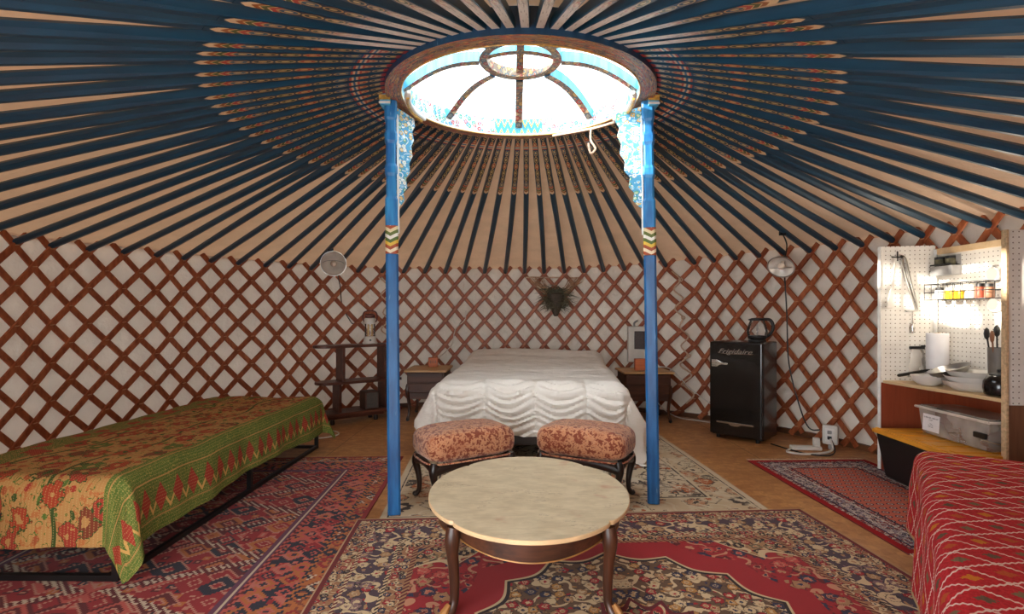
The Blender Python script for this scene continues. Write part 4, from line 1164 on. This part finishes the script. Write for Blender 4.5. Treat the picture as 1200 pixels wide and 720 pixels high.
# ------------------------------------------------------------------ pegboard kitchen cabinet on the right
cb = thing('kitchen_cabinet', 'tall open white pegboard kitchen cabinet standing at the right wall', 'cabinet', (2.88, 3.54, 0))
def wall_board(name, a, b, z0, z1, t, mat, slot=None):
    """upright board between floor points a and b, its own origin and turn so that the holes follow the board"""
    a, b = Vector(a), Vector(b); d = b-a; L = d.length; rz = math.atan2(d.y, d.x); c = (a+b)/2
    m = MB(); m.box((0, 0, (z0+z1)/2), (L, t, z1-z0))
    return m.build(name, mat, cb, bevel=.0015, loc=(c.x-2.88, c.y-3.54, 0), rotz=rz)
LF, LB, RF, RBk = (2.86, 4.01), (3.225, 3.93), (2.935, 3.075), (3.255, 3.05)
CZ = .70
wall_board('side_panel', LF, LB, CZ-.02, 1.735, .014, M_PEGX); wall_board('side_panel_lower', LF, LB, .0, CZ-.021, .014, M_REDB)
wall_board('back_panel', (3.235, 3.915), (3.262, 3.065), CZ-.02, 1.70, .012, M_PEGX); wall_board('back_panel_lower', (3.228, 3.935), (3.262, 3.065), 0, CZ-.021, .012, M_REDB)
wall_board('near_side_panel', RF, RBk, CZ-.035, 1.71, .014, M_PEGX); wall_board('near_side_lower', RF, RBk, 0, CZ-.036, .014, M_BROWNP)
wall_board('frame_post', (2.852, 4.004), (2.864, 4.014), 0, 1.735, .022, M_WHITEP); wall_board('frame_post', (2.925, 3.066), (2.940, 3.066), 0, 1.71, .034, M_PLYE)
wall_board('top_rail', (3.222, 3.905), (3.250, 3.08), 1.66, 1.705, .016, M_PLY)
wall_board('corner_post', (3.205, 3.905), (3.222, 3.915), CZ, 1.70, .02, M_WHITEP)
m = MB(); m.prism([(2.868-2.88, 3.985-3.54), (2.935-2.88, 3.09-3.54), (3.25-2.88, 3.075-3.54), (3.22-2.88, 3.915-3.54)], CZ-.022, CZ); m.build('counter', M_PLY, cb, bevel=.002)
m = MB(); m.prism([(2.90-2.88, 3.97-3.54), (2.955-2.88, 3.09-3.54), (3.25-2.88, 3.075-3.54), (3.22-2.88, 3.915-3.54)], .09, .11); m.build('lower_shelf', M_REDB, cb)
# puck lights on the back board
for k, (y, z) in enumerate(((3.455, 1.475), (3.45, 1.275))):
    r = thing('puck_light', ['round white puck light on the pegboard, the upper of two', 'round white puck light on the pegboard, the lower of two'][k], 'light', (3.240, y, z), 0, 'puck lights in the cabinet')
    m = MB(); m.lathe([(.052, 0), (.054, .006), (.05, .02), (.042, .024)], M=RY(-PI/2)); m.build('housing', M_CERAM, r)
    m = MB(); m.lathe([(.040, .0235), (.030, .028), (.01, .030)], M=RY(-PI/2)); m.build('lens', emit('warm light lens', (255, 240, 214), 1.2), r)
# hook rail with hanging tools on the far side board (its face looks towards the camera)
def on_left(t, z, off=.009):
    a, b = Vector(LF), Vector(LB); d = (b-a).normalized(); n = Vector((d.y, -d.x)); p = a+d*t+n*off
    return Vector((p.x, p.y, z))
hk = on_left(.115, 1.65); m = MB()
m.tube([Vector((0, 0, 0)), Vector((0, -.03, -.004)), Vector((0, -.05, .01))], .004, 6); m.tube([Vector((-.045, -.006, .0)), Vector((.05, -.006, .0))], .0045, 6); m.tube([Vector((0, -.006, -.03)), Vector((0, -.006, .045))], .004, 6)
tag(m.build('peg_hook', M_BLACKM, loc=tuple(hk)), 'small black peg hook near the top of the far pegboard panel', 'hook')
tg = thing('kitchen_tongs', 'long steel tongs hanging from the black hook on the pegboard', 'tongs', tuple(on_left(.145, 1.645, .03)))
m = MB(); m.tube(smooth([(0, -.004, 0), (.02, -.004, -.02), (.05, -.004, -.16), (.105, -.004, -.36), (.115, -.004, -.40)]), [.005]*25, 6, flat=1.6); m.build('arm', M_STEEL, tg)
m = MB(); m.tube(smooth([(0, .004, 0), (-.004, .004, -.03), (.03, .004, -.16), (.09, .004, -.36), (.10, .004, -.41)]), [.005]*25, 6, flat=1.6); m.build('arm', M_STEEL, tg)
m = MB(); m.tube([(-.012, 0, .0), (.0, 0, .012), (.015, 0, .0)], .006, 8); m.build('pivot', M_BLACKM, tg)
sp_ = thing('spatula', 'white spatula hanging beside the tongs on the pegboard', 'spatula', tuple(on_left(.10, 1.64, .03)))
m = MB(); m.prism([(-.008, 0), (.006, 0), (-.025, -.26), (-.045, -.25)], -.004, .004, M=RX(PI/2)); m.build('handle', M_WHITEPL, sp_, bevel=.002)
m = MB(); m.prism([(-.022, -.25), (-.048, -.25), (-.075, -.38), (-.03, -.385)], -.003, .003, M=RX(PI/2)); m.build('blade', M_WHITEPL, sp_, bevel=.002)
op = thing('corkscrew', 'small steel corkscrew hanging low on the far pegboard panel', 'corkscrew', tuple(on_left(.215, 1.235, .02)))
m = MB(); m.tube([(-.05, 0, 0), (.045, 0, .006)], .007, 8); m.build('handle', M_STEEL, op)
m = MB(); m.tube([(0, 0, 0), (.004, 0, -.10)], .004, 6); m.lathe([(.012, -.10), (.015, -.13), (.009, -.17)], seg=12); m.build('worm', M_CHROME, op)
cl = thing('bag_clip', 'dark grey clip holding a white bag against the pegboard', 'clip', tuple(on_left(.24, .955, .03)))
m = MB(); m.box((0, 0, 0), (.11, .02, .022)); m.box((.045, -.004, .012), (.03, .018, .014)); m.build('jaw', M_BLACKP, cl, bevel=.004)
m = MB()
def bag(u, v): return Vector((-.045-.03*v+(.09+.07*v)*u, -.018*math.sin(PI*u)*(1-.2*v)-.02*v*math.sin(PI*u)+.006*mnoise.noise(Vector((u*5, v*6, 2))), -.01-.215*v))
m.grid(bag, 16, 12); tag(m.build('plastic_bag', M_CLEAR, loc=tuple(on_left(.24, .955, .034))), 'crumpled clear bag hanging from the dark clip over the counter', 'bag')
# grey caddy with two black jars, top of the back board
gc = thing('jar_rack', 'grey metal rack with dark jars high on the back pegboard', 'rack', (3.195, 3.80, 1.575))
m = MB(); m.box((0, 0, -.045), (.07, .19, .07)); m.box((-.036, 0, 0), (.003, .19, .012), 1); m.box((.033, 0, .02), (.004, .19, .10)); m.build('holder', [M_GREYPL, M_BLACKM], gc, bevel=.003)
for k, y in enumerate((-.045, .05)):
    j = thing('spice_jar', ['short dark jar in the grey rack, the nearer of two', 'short dark jar in the grey rack, the farther of two'][k], 'jar', (3.193, 3.80+y, 1.566), 0, 'dark jars in the grey rack')
    m = MB(); m.lathe([(.026, 0), (.03, .004), (.03, .05)], seg=20); m.build('glass', M_DRY, j)
    m = MB(); m.lathe([(.031, .051), (.031, .068), (.02, .07)], seg=20); m.build('lid', M_BLACKP, j)
# wire basket along the back board
wb = thing('wire_basket', 'long wire basket of spices hung across the back pegboard', 'basket', (3.165, 3.62, 1.315))
m = MB(); X0, X1, Y0, Y1 = -.065, .055, -.245, .255
for z in (0, .055, .115): m.tube([(X0, Y0, z), (X1, Y0, z), (X1, Y1, z), (X0, Y1, z), (X0, Y0, z)], .0032, 6)
for k in range(9):
    y = Y0+(Y1-Y0)*k/8; m.tube([(X0, y, .115), (X0, y, 0), (X1, y, 0), (X1, y, .115)], .0024, 5)
for k in range(3): m.tube([(X0+(X1-X0)*k/2, Y0, 0), (X0+(X1-X0)*k/2, Y1, 0)], .0024, 5)
m.build('wire_frame', M_BLACKM, wb)
jars = [(.185, 'white jar with black lid at the far end of the wire basket', M_CERAM, .030, .075, M_BLACKP), (.095, 'square tin of yellow oil in the middle of the wire basket', M_YTIN, .034, .070, M_WHITEPL),
        (.02, 'second yellow jar beside the oil tin in the wire basket', M_YTIN, .028, .066, M_WHITEPL), (-.07, 'pale jar between the yellow and red jars in the wire basket', M_WHITEPL, .030, .082, M_WHITEPL),
        (-.145, 'red spice jar near the close end of the wire basket', M_REDJ, .028, .085, M_BLACKP), (-.21, 'brown spice jar at the near end of the wire basket', M_BROWNP, .027, .08, M_BLACKP)]
for y, lab, mt, r, h, lm in jars:
    j = thing('spice_jar', lab, 'jar', (3.158, 3.62+y, 1.3185), 0, 'jars in the wire basket')
    m = MB(); m.lathe([(r*.92, 0), (r, .004), (r, h*.82), (r*.8, h*.9)], seg=20); m.build('glass', mt, j)
    m = MB(); m.lathe([(r*.84, h*.9), (r*.84, h*1.15), (r*.6, h*1.17)], seg=20); m.build('lid', lm, j)
# things on the counter
m = MB(); m.lathe([(.066, 0), (.068, .004), (.068, .365), (.066, .37), (.02, .37), (.02, .34)]); m.build
pr = thing('paper_towel_roll', 'white paper towel roll standing at the back of the counter', 'paper towel', (3.12, 3.78, CZ))
m.build('roll', M_PAPER, pr); m = MB(); m.lathe([(.0195, .30), (.0195, .3725)], seg=16); m.build('core', M_PLYE, pr)
pn = thing('frying_pan', 'steel frying pan with long black handle tilted on the counter', 'pan', (3.055, 3.60, CZ), 0)
PM = T(0, 0, .115) @ RZ(math.radians(100)) @ RY(math.radians(11)) @ RX(math.radians(-16))
m = MB(); m.lathe([(.09, -.022), (.098, -.020), (.125, .018), (.128, .020), (.124, .021), (.096, -.015), (.02, -.016)], M=PM); m.build('bowl', M_STEEL, pn)
m = MB(); m.tube([PM @ Vector(p) for p in smooth([(.12, 0, .012), (.16, 0, .016), (.22, 0, .010), (.36, 0, .0), (.47, 0, -.006)])], [.010]*4+[.014]*6+[.018]*15, 8, flat=.7); m.build('handle', M_BLACKP, pn)
bw = thing('bowl', 'white bowl on the counter beneath the pan handle', 'bowl', (2.985, 3.70, CZ)); 
m = MB(); m.lathe([(.05, 0), (.055, .004), (.085, .03), (.103, .07), (.100, .071), (.08, .034), (.045, .010), (.01, .009)], seg=40); m.build('body', M_CERAM, bw)
for k, (z, lab) in enumerate(((0, 'broad white serving bowl on the counter, bottom of its stack'), (.034, 'white serving bowl in the middle of the counter stack'), (.068, 'white plastic bowl on top of the counter stack'))):
    r = thing('serving_bowl', lab, 'bowl', (3.075, 3.43, CZ+z), 0, 'white bowls stacked on the counter')
    m = MB(); s = 1-.06*k; m.lathe([(.10*s, 0), (.11*s, .003), (.15*s, .035), (.168*s, .058), (.172*s, .062), (.166*s, .0615), (.145*s, .039), (.10*s, .009), (.02, .008)], seg=48); m.build('body', [M_CERAM, M_CERAM, M_WHITEPL][k], r)
ck = thing('utensil_crock', 'dark grey crock of utensils at the back right of the counter', 'crock', (3.185, 3.375, CZ))
m = MB(); m.lathe([(.045, 0), (.05, .01), (.055, .29), (.051, .29), (.045, .02)], seg=28); m.build('pot', plain('dark grey crock', (98, 92, 88), .5), ck)
for k, (dx, dy, h, r, lab, mt) in enumerate(((-.02, .02, .40, .020, 'dark spoon leaning left in the utensil crock', M_BLACKP), (-.005, .0, .42, .022, 'tall black spatula in the utensil crock', M_BLACKP), (.01, -.015, .39, .018, 'steel ladle in the utensil crock', M_STEEL), (-.03, -.01, .38, .016, 'brown wooden spoon in the utensil crock', M_BROWNP))):
    u = thing('cooking_utensil', lab, 'utensil', (3.185+dx*.5, 3.375+dy*.5, CZ+.02), 0, 'utensils in the grey crock')
    m = MB(); m.tube([(0, 0, 0), (dx*1.4, dy*1.4, h*.82)], .005, 6); m.build('handle', mt, u)
    m = MB(); m.lathe([(.004, -.04), (r*.8, -.025), (r, 0), (r*.8, .025), (.004, .04)], sy=.45, seg=14, M=T(dx*1.5, dy*1.5, h*.9)); m.build('head', mt, u)
kp = thing('cooking_pot', 'round black pot at the near right end of the counter', 'pot', (3.02, 3.19, CZ))
m = MB(); m.lathe([(.05, 0), (.075, .01), (.083, .05), (.08, .09), (.06, .125), (.05, .13)]); m.build('body', M_GLOSSB, kp)
m = MB(); m.lathe([(.052, .13), (.05, .137), (.02, .147), (.012, .149), (.012, .158), (.016, .166), (.006, .172)]); m.build('lid', M_BLACKP, kp)
# storage tub with yellow lid
tb = thing('storage_tub', 'black storage tub with yellow lid on the floor before the cabinet', 'storage tub', (2.92, 3.46, .0), math.radians(-4))
TW, TL, TH_ = .50, .78, .365
def taper(w0, l0, w1, l1, z0, z1): 
    return [(-w0/2, -l0/2, z0), (w0/2, -l0/2, z0), (w0/2, l0/2, z0), (-w0/2, l0/2, z0), (-w1/2, -l1/2, z1), (w1/2, -l1/2, z1), (w1/2, l1/2, z1), (-w1/2, l1/2, z1)]
BXF = [(0, 3, 2, 1), (4, 5, 6, 7), (0, 1, 5, 4), (1, 2, 6, 5), (2, 3, 7, 6), (3, 0, 4, 7)]
m = MB(); m.add(taper(TW-.11, TL-.12, TW-.03, TL-.03, .012, TH_-.03), BXF); tbb = m.build('tub', M_BLACKP, tb, bevel=.02, seg=3)
m = MB(); m.add(taper(TW, TL, TW-.005, TL-.005, TH_-.034, TH_-.006), BXF)
for y in (-.30, -.15, 0, .15, .30): m.box((0, y, TH_-.004), (TW-.12, .05, .008))
for x in (-TW/2+.025, TW/2-.025): m.box((x, 0, TH_-.003), (.02, TL-.03, .010))
m.build('lid', M_YELLOW, tb, bevel=.005)
# clear bin on the tub
bn = thing('plastic_bin', 'clear lidded plastic bin with white label on the yellow tub lid', 'bin', (3.035, 3.40, TH_+.002), math.radians(-3))
NW, NLn = .285, .60
m = MB(); vs = taper(NW-.04, NLn-.05, NW-.012, NLn-.012, 0, .178)
m.add(vs, [f for i, f in enumerate(BXF) if i != 1]); m.build('box', M_CLEAR, bn, bevel=.012, seg=3)
m = MB(); m.box((0, 0, .186), (NW+.012, NLn+.012, .014)); m.box((0, 0, .196), (NW-.03, NLn-.03, .008)); m.build('lid', M_CLEAR, bn, bevel=.006)
m = MB()
for a, b_ in (((-NW/2-.004, -NLn/2-.004), (-NW/2-.004, NLn/2+.004)), ((-NW/2-.004, NLn/2+.004), (NW/2+.004, NLn/2+.004)), ((-NW/2-.004, -NLn/2-.004), (NW/2+.004, -NLn/2-.004))): m.tube([(a[0], a[1], .184), (b_[0], b_[1], .184)], .009, 8)
m.build('lid_rim', plain('milky plastic rim', (214, 204, 192), .35), bn)
m = MB(); m.box((-NW/2+.001, -.235, .095), (.02, .09, .035)); m.build('latch', M_BLACKP, bn, bevel=.006)
LM = T(-NW/2-.0015, .16, .088) @ RZ(-PI/2) @ RX(PI/2) @ RX(-.06)
m = MB(); m.box((0, 0, 0), (.150, .115, .0015), M=LM); lb = m.build('paper_label', M_PAPER, bn); lb['label'] = 'white printed paper label'
for txt, sz, y in (('QUEEN BED, LINEN SET', .0125, .030), ('BLANKET', .008, .016), ('2 SHEETS', .0065, -.008), ('PILLOW CASES', .0065, -.019), ('DUVET COVER', .0065, -.030)):
    text_mesh('printing', txt, sz, M_INK, lb, LM @ T(0, y, .0012), 0, .0002)

# ------------------------------------------------------------------ wall things
def on_wall(px, z, off=-.05):
    th, d = hit(px); p = wpt(th, off); return Vector((p.x, p.y, z)), th
# electrical box over the right nightstand
p, th = on_wall(748, .86, -.09)
eb = thing('control_box', 'cream electrical box with dark window on the lattice above the right nightstand', 'electrical box', (1.56, 6.22, .64), -.12)
m = MB(); m.box((0, 0, .215), (.33, .10, .43)); m.build('case', M_CREAMBOX, eb, bevel=.012)
m = MB(); m.box((.03, -.054, .265), (.235, .012, .215)); m.build('window', M_SCREEN, eb, bevel=.004)
m = MB()
for x in (-.10, .16): m.box((x, -.056, .265), (.02, .012, .25))
m.build('window_rail', M_CREAMBOX, eb)
m = MB(); m.box((.055, -.058, .085), (.07, .02, .10)); md = m.build('meter', M_WHITEPL, eb, bevel=.008)
m = MB(); m.box((.06, -.07, .105), (.035, .006, .025)); m.build('display', M_BLACKP, md)
m = MB(); m.tube(smooth([(-.08, .02, .43), (-.08, .02, .47), (-.04, .03, .50)]), .012, 8); m.build('conduit', M_GREYPL, eb)
for k, (x, y, z, s, lab) in enumerate(((1.475, 5.93, .572, .13, 'orange wooden clock cube on the right nightstand'), (-.955, 6.25, .58, .112, 'orange wooden clock cube on the left nightstand'))):
    r = thing('clock_cube', lab, 'clock', (x, y, z), .1 if k else -.1, 'wooden clock cubes on the nightstands')
    m = MB(); m.box((0, 0, s/2), (s, s*.8, s)); m.build('body', M_CLOCK, r, bevel=.006)
    if k:
        m = MB(); 
        for q in range(3): m.box((-.028+.028*q, -s*.4-.001, s*.55), (.014, .003, .035))
        m.build('numerals', M_BROWNP, r)
# hanging dried plant bunch at the back
p, th = on_wall(652, 0, -.10)
rodp = [(.18, 6.80, 1.705), (.62, 6.80, 1.700), (1.0, 6.76, 1.695)]
m = MB(); m.tube(smooth(rodp, 4), .010, 8); o = m.build('hanging_rod', M_ROPE); tag(o, 'pale rod tied across the back lattice above the dried plants', 'rod')
hp = thing('dried_plant_bunch', 'dark dried plant bunch in wicker cone hanging on the back wall', 'dried plants', (.565, 6.64, 1.69))
m = MB(); m.lathe([(.02, -.50), (.05, -.44), (.085, -.36), (.11, -.27), (.115, -.22), (.10, -.20)], seg=24)
for k in range(9): m.tube([((.03+.01*k)*math.cos(2*PI*q/20), (.03+.01*k)*math.sin(2*PI*q/20), -.48+.03*k) for q in range(21)], .006, 5, caps=False)
m.build('cone', M_WICKER, hp)
m = MB(); random.seed(5)
for k in range(420):
    a = random.uniform(0, 2*PI); L = random.uniform(.08, .25); e = random.uniform(-.35, .6)
    s0 = Vector((random.uniform(-.11, .11), random.uniform(-.06, .03), random.uniform(-.40, -.16)))
    d = Vector((math.cos(a)*math.cos(e), -abs(math.sin(a))*math.cos(e)*.35, math.sin(e)))
    m.tube([s0, s0+d*L*.5+Vector((0, 0, .01)), s0+d*L+Vector((0, 0, -.03))], [.005, .0045, .0015], 4)
tag(m.build('foliage', M_DRY, hp), kind='stuff')
m = MB()
for k in range(90):
    s = random.choice((-1, 1)); x0 = random.uniform(-.03, .03); x1 = s*random.uniform(.16, .36)
    m.tube(smooth([(x0, -.01, -.24), (x1*.6, random.uniform(-.03, 0), -.15+random.uniform(-.03, .03)), (x1, 0, random.uniform(-.06, .005))], 3), [.004]*3+[.0025]*4, 4)
tag(m.build('dry_grass', M_DRYT, hp), 'tan dry grass fanning up to the rod', kind='stuff')
# clamp lamps
def on_pole(p, drop=.022):
    p = Vector(p); best = None
    for i in range(S0, S1+1):
        f, h = foot(i), kpt(HA[i], RO, .055); d = h-f; t = max(.02, min(1, (p-f).dot(d)/d.dot(d))); q = f+d*t
        if best is None or (q-p).length < (best-p).length: best = q
    return best-Vector((0, 0, drop))
def clamp_lamp(label, c, aim, R, cl_at):
    c = Vector(c); r = thing('clamp_lamp', label, 'lamp', tuple(c), 0, 'aluminium clamp lamps')
    z = Vector(aim).normalized(); q = z.to_track_quat('Z', 'Y').to_matrix().to_4x4()
    m = MB()
    prof = [(.022, -.13*R/.15), (.035*R/.15, -.11*R/.15), (.08*R/.15, -.085*R/.15), (.125*R/.15, -.04*R/.15), (R, 0), (R+.006, .002)]
    inner = [(R-.003, .002), (.122*R/.15, -.036*R/.15), (.076*R/.15, -.08*R/.15), (.03*R/.15, -.105*R/.15), (.004, -.108*R/.15)]
    m.lathe(prof+inner, M=q, seg=40); m.build('reflector', M_ALU, r)
    m = MB(); m.tube([q @ Vector((R*math.cos(2*PI*k/40), R*math.sin(2*PI*k/40), 0)) for k in range(41)], .005, 6, caps=False); m.build('rim_wire', M_STEEL, r)
    m = MB(); m.lathe([(.018, -.10*R/.15), (.022, -.06*R/.15), (.035, -.02*R/.15), (.030, .0), (.012, .016)], M=q, seg=20); m.build('bulb', plain('pearl glass bulb', (226, 206, 186), .25), r)
    m = MB(); m.lathe([(.024, -.20*R/.15), (.028, -.17*R/.15), (.026, -.115*R/.15)], M=q, seg=18); m.build('socket', M_BLACKP, r)
    b = q @ Vector((0, 0, -.18*R/.15)); e = Vector(cl_at)-c
    m = MB(); m.tube(smooth([b, (b+e)/2+Vector((.03, 0, .01)), e]), .006, 6); m.box(tuple(e), (.05, .03, .04)); m.build('clamp', M_BLACKM, r)
    m = MB(); m.tube([q @ Vector((R*.85*math.cos(k*PI/10), R*.85*math.sin(k*PI/10)*.3, .01+.05*math.sin(k*PI/10))) for k in range(11)], .003, 5); m.build('wire_guard', M_STEEL, r)
    return r
clamp_lamp('aluminium clamp lamp facing the room, hanging above the left shelf unit', (-1.94, 5.60, 1.765), (.25, -1, -.10), .130, on_pole((-1.96, 5.74, 2.03)))
clamp_lamp('aluminium clamp lamp tilted downward, hanging from the poles above the fridge', (2.41, 4.62, 1.635), (-.55, -.55, -.62), .11, on_pole((2.44, 4.72, 1.86)))
def cord(name, label, pts, r, mat, n=6, cat='cable'):
    m = MB(); m.tube(smooth(pts, n), r, 6); return tag(m.build(name, mat), label, cat)
cord('extension_cord', 'black cord dangling from the left clamp lamp over the lattice', [(-1.95, 5.72, 1.70), (-2.10, 6.30, 1.55), (-2.12, 6.44, 1.32), (-2.02, 6.46, 1.12), (-1.99, 6.47, 1.10)], .006, M_CORDB)
cord('extension_cord', 'black cord running down the right lattice from the clamp lamp to the outlet', [(2.50, 4.73, 1.60), (2.56, 4.80, 1.20), (2.59, 4.82, .75), (2.66, 4.76, .35), (2.72, 4.72, .17), (2.795, 4.68, .16)], .006, M_CORDB)
# outlet box, strip and cables on the floor by the fridge
ob = thing('outlet_box', 'white wall outlet box standing low on the right lattice wall', 'outlet', (2.86, 4.63, .045), math.radians(-42))
m = MB(); m.box((0, 0, .085), (.12, .055, .17)); m.build('box', M_WHITEPL, ob, bevel=.008)
m = MB(); m.box((0, -.029, .085), (.075, .006, .12)); m.build('face_plate', M_CERAM, ob, bevel=.002)
for z in (.06, .11): m = MB(); m.box((-.0, -.036, z), (.034, .012, .03)); m.build('plug' if z < .1 else 'socket', M_BLACKP if z < .1 else M_GREYPL, ob, bevel=.004)
m = MB(); m.box((.0, .0, -.02), (.03, .03, .05)); m.build('stand', M_GREYPL, ob)
ps = thing('power_strip', 'white power strip on the floor between fridge and outlet', 'power strip', (2.62, 4.60, .0), math.radians(-8))
m = MB(); m.box((0, 0, .02), (.26, .06, .038)); m.build('body', M_WHITEPL, ps, bevel=.01)
m = MB(); m.box((.09, .0, .075), (.05, .045, .075)); m.build('adapter', M_WHITEPL, ps, bevel=.006)
cord('power_cable', 'thick white cable looping from the power strip up to the outlet', [(2.50, 4.60, .015), (2.40, 4.50, .012), (2.48, 4.42, .012), (2.66, 4.44, .012), (2.80, 4.50, .03), (2.83, 4.58, .10)], .009, M_CORDW)
cord('power_cable', 'black cable lying on the floor from the fridge to the outlet', [(2.40, 4.78, .01), (2.52, 4.46, .009), (2.68, 4.38, .009), (2.80, 4.47, .02), (2.835, 4.57, .09)], .006, M_CORDB)
cord('power_cable', 'white cable along the floor edge between the right nightstand and the fridge', [(1.62, 6.10, .30), (1.78, 6.02, .10), (1.95, 5.98, .012), (2.14, 5.80, .012), (2.34, 5.55, .012)], .007, M_CORDW)
cord('power_cable', 'white cable drooping on the lattice from the right nightstand to the fridge', [(1.70, 6.05, .60), (1.86, 6.02, .57), (2.06, 5.96, .36), (2.24, 5.76, .20), (2.36, 5.62, .16)], .006, M_CORDW)
cord('power_cable', 'white cable loop on the floor at the far end of the left daybed', [(-2.30, 5.20, .012), (-2.02, 5.02, .010), (-1.82, 5.02, .010), (-1.74, 5.18, .010), (-1.86, 5.32, .010), (-2.06, 5.26, .010)], .007, M_CORDW)
cord('power_cable', 'pale cable hanging on the lattice behind the left nightstand', [(-.98, 6.45, .62), (-.80, 6.72, .80), (-.74, 6.74, 1.02), (-.62, 6.74, 1.14), (-.60, 6.74, 1.26)], .006, M_CORDW)
# rope lashing where two lattice sections overlap
def lash(label, s0, seed, amp=.22):
    random.seed(seed); pts = []
    for k in range(15):
        r = .3+k*.72; s = s0+(amp if k % 2 else -amp)*random.uniform(.3, 1)+.08*k*.5
        p = wpt(sth(s), -.048, max(.03, szt(s)-r*HR)); pts.append(p)
    m = MB(); m.tube(smooth(pts, 5), .010, 6)
    for k in (1, 5, 9, 12):
        c = pts[k]; m.tube([c+Vector((.022*math.cos(q), -.01, .022*math.sin(q))) for q in [j*.7 for j in range(12)]], .006, 5)
    return tag(m.build('lashing_rope', M_ROPE), label, 'rope')
lash('pale rope lashing the right and back lattice sections together beside the fridge', 27.35, 3)
lash('pale rope lashing the left and back lattice sections together beside the lantern', 12.95, 8, .25)
m = MB(); a = kpt(.80, RI, -.02); m.tube(smooth([a, a+Vector((.0, .02, -.07)), a+Vector((.03, .0, -.14)), a+Vector((-.005, .0, -.17)), a+Vector((-.02, 0, -.10))]), .008, 6)
m.tube([kpt(.36, RI+.01, -.014), kpt(.58, RI-.02, -.02), kpt(.80, RI, -.02), kpt(1.10, RI+.01, -.03)], .008, 6)
tag(m.build('tie_rope', M_ROPE), 'pale tie rope hanging under the crown rim by the right post', 'rope')

# ------------------------------------------------------------------ light
w = bpy.data.worlds.new('sky'); scene.world = w; w.use_nodes = True
bg = w.node_tree.nodes['Background']; bg.inputs[0].default_value = (.93, .97, 1.0, 1); bg.inputs[1].default_value = SKY
wn = w.node_tree.nodes; wl = w.node_tree.links      # the sky is brighter towards the sun
wt = wn.new('ShaderNodeTexCoord'); wd = wn.new('ShaderNodeVectorMath'); wd.operation = 'DOT_PRODUCT'; wd.inputs[1].default_value = (-.80, -.45, .36)
wm = wn.new('ShaderNodeMapRange'); wm.inputs[1].default_value = -.2; wm.inputs[2].default_value = 1.0; wm.inputs[3].default_value = SKY*.72; wm.inputs[4].default_value = SKY*2.6
wl.new(wt.outputs['Generated'], wd.inputs[0]); wl.new(wd.outputs['Value'], wm.inputs[0]); wl.new(wm.outputs[0], bg.inputs[1])
def area(name, loc, rot, sx, sy, power, colr, spread=PI):
    l = bpy.data.lights.new(name, 'AREA'); l.shape = 'RECTANGLE'; l.size = sx; l.size_y = sy; l.energy = power; l.color = colr; l.spread = spread
    o = bpy.data.objects.new(name, l); col.objects.link(o); o.location = loc; o.rotation_euler = rot; return o
sun = bpy.data.lights.new('sun', 'SUN'); sun.energy = SUN; sun.angle = .02; sun.color = (1, .93, .82)
so = bpy.data.objects.new('sun', sun); col.objects.link(so)
so.rotation_euler = Vector((.93, .12, -.36)).normalized().to_track_quat('-Z', 'Y').to_euler()
pl = bpy.data.lights.new('cabinet_lamp', 'POINT'); pl.energy = CABL; pl.shadow_soft_size = .05; pl.color = (1, .9, .76)
po = bpy.data.objects.new('cabinet_lamp', pl); col.objects.link(po); po.location = (3.02, 3.48, 1.38)
scene.view_settings.view_transform = 'Standard'; scene.view_settings.look = 'None'
scene.view_settings.exposure = EXPO; scene.view_settings.gamma = 1.0; scene.view_settings.use_curve_mapping = False
scene.cycles.max_bounces = 8; scene.cycles.transparent_max_bounces = 12; scene.cycles.caustics_reflective = False; scene.cycles.caustics_refractive = False
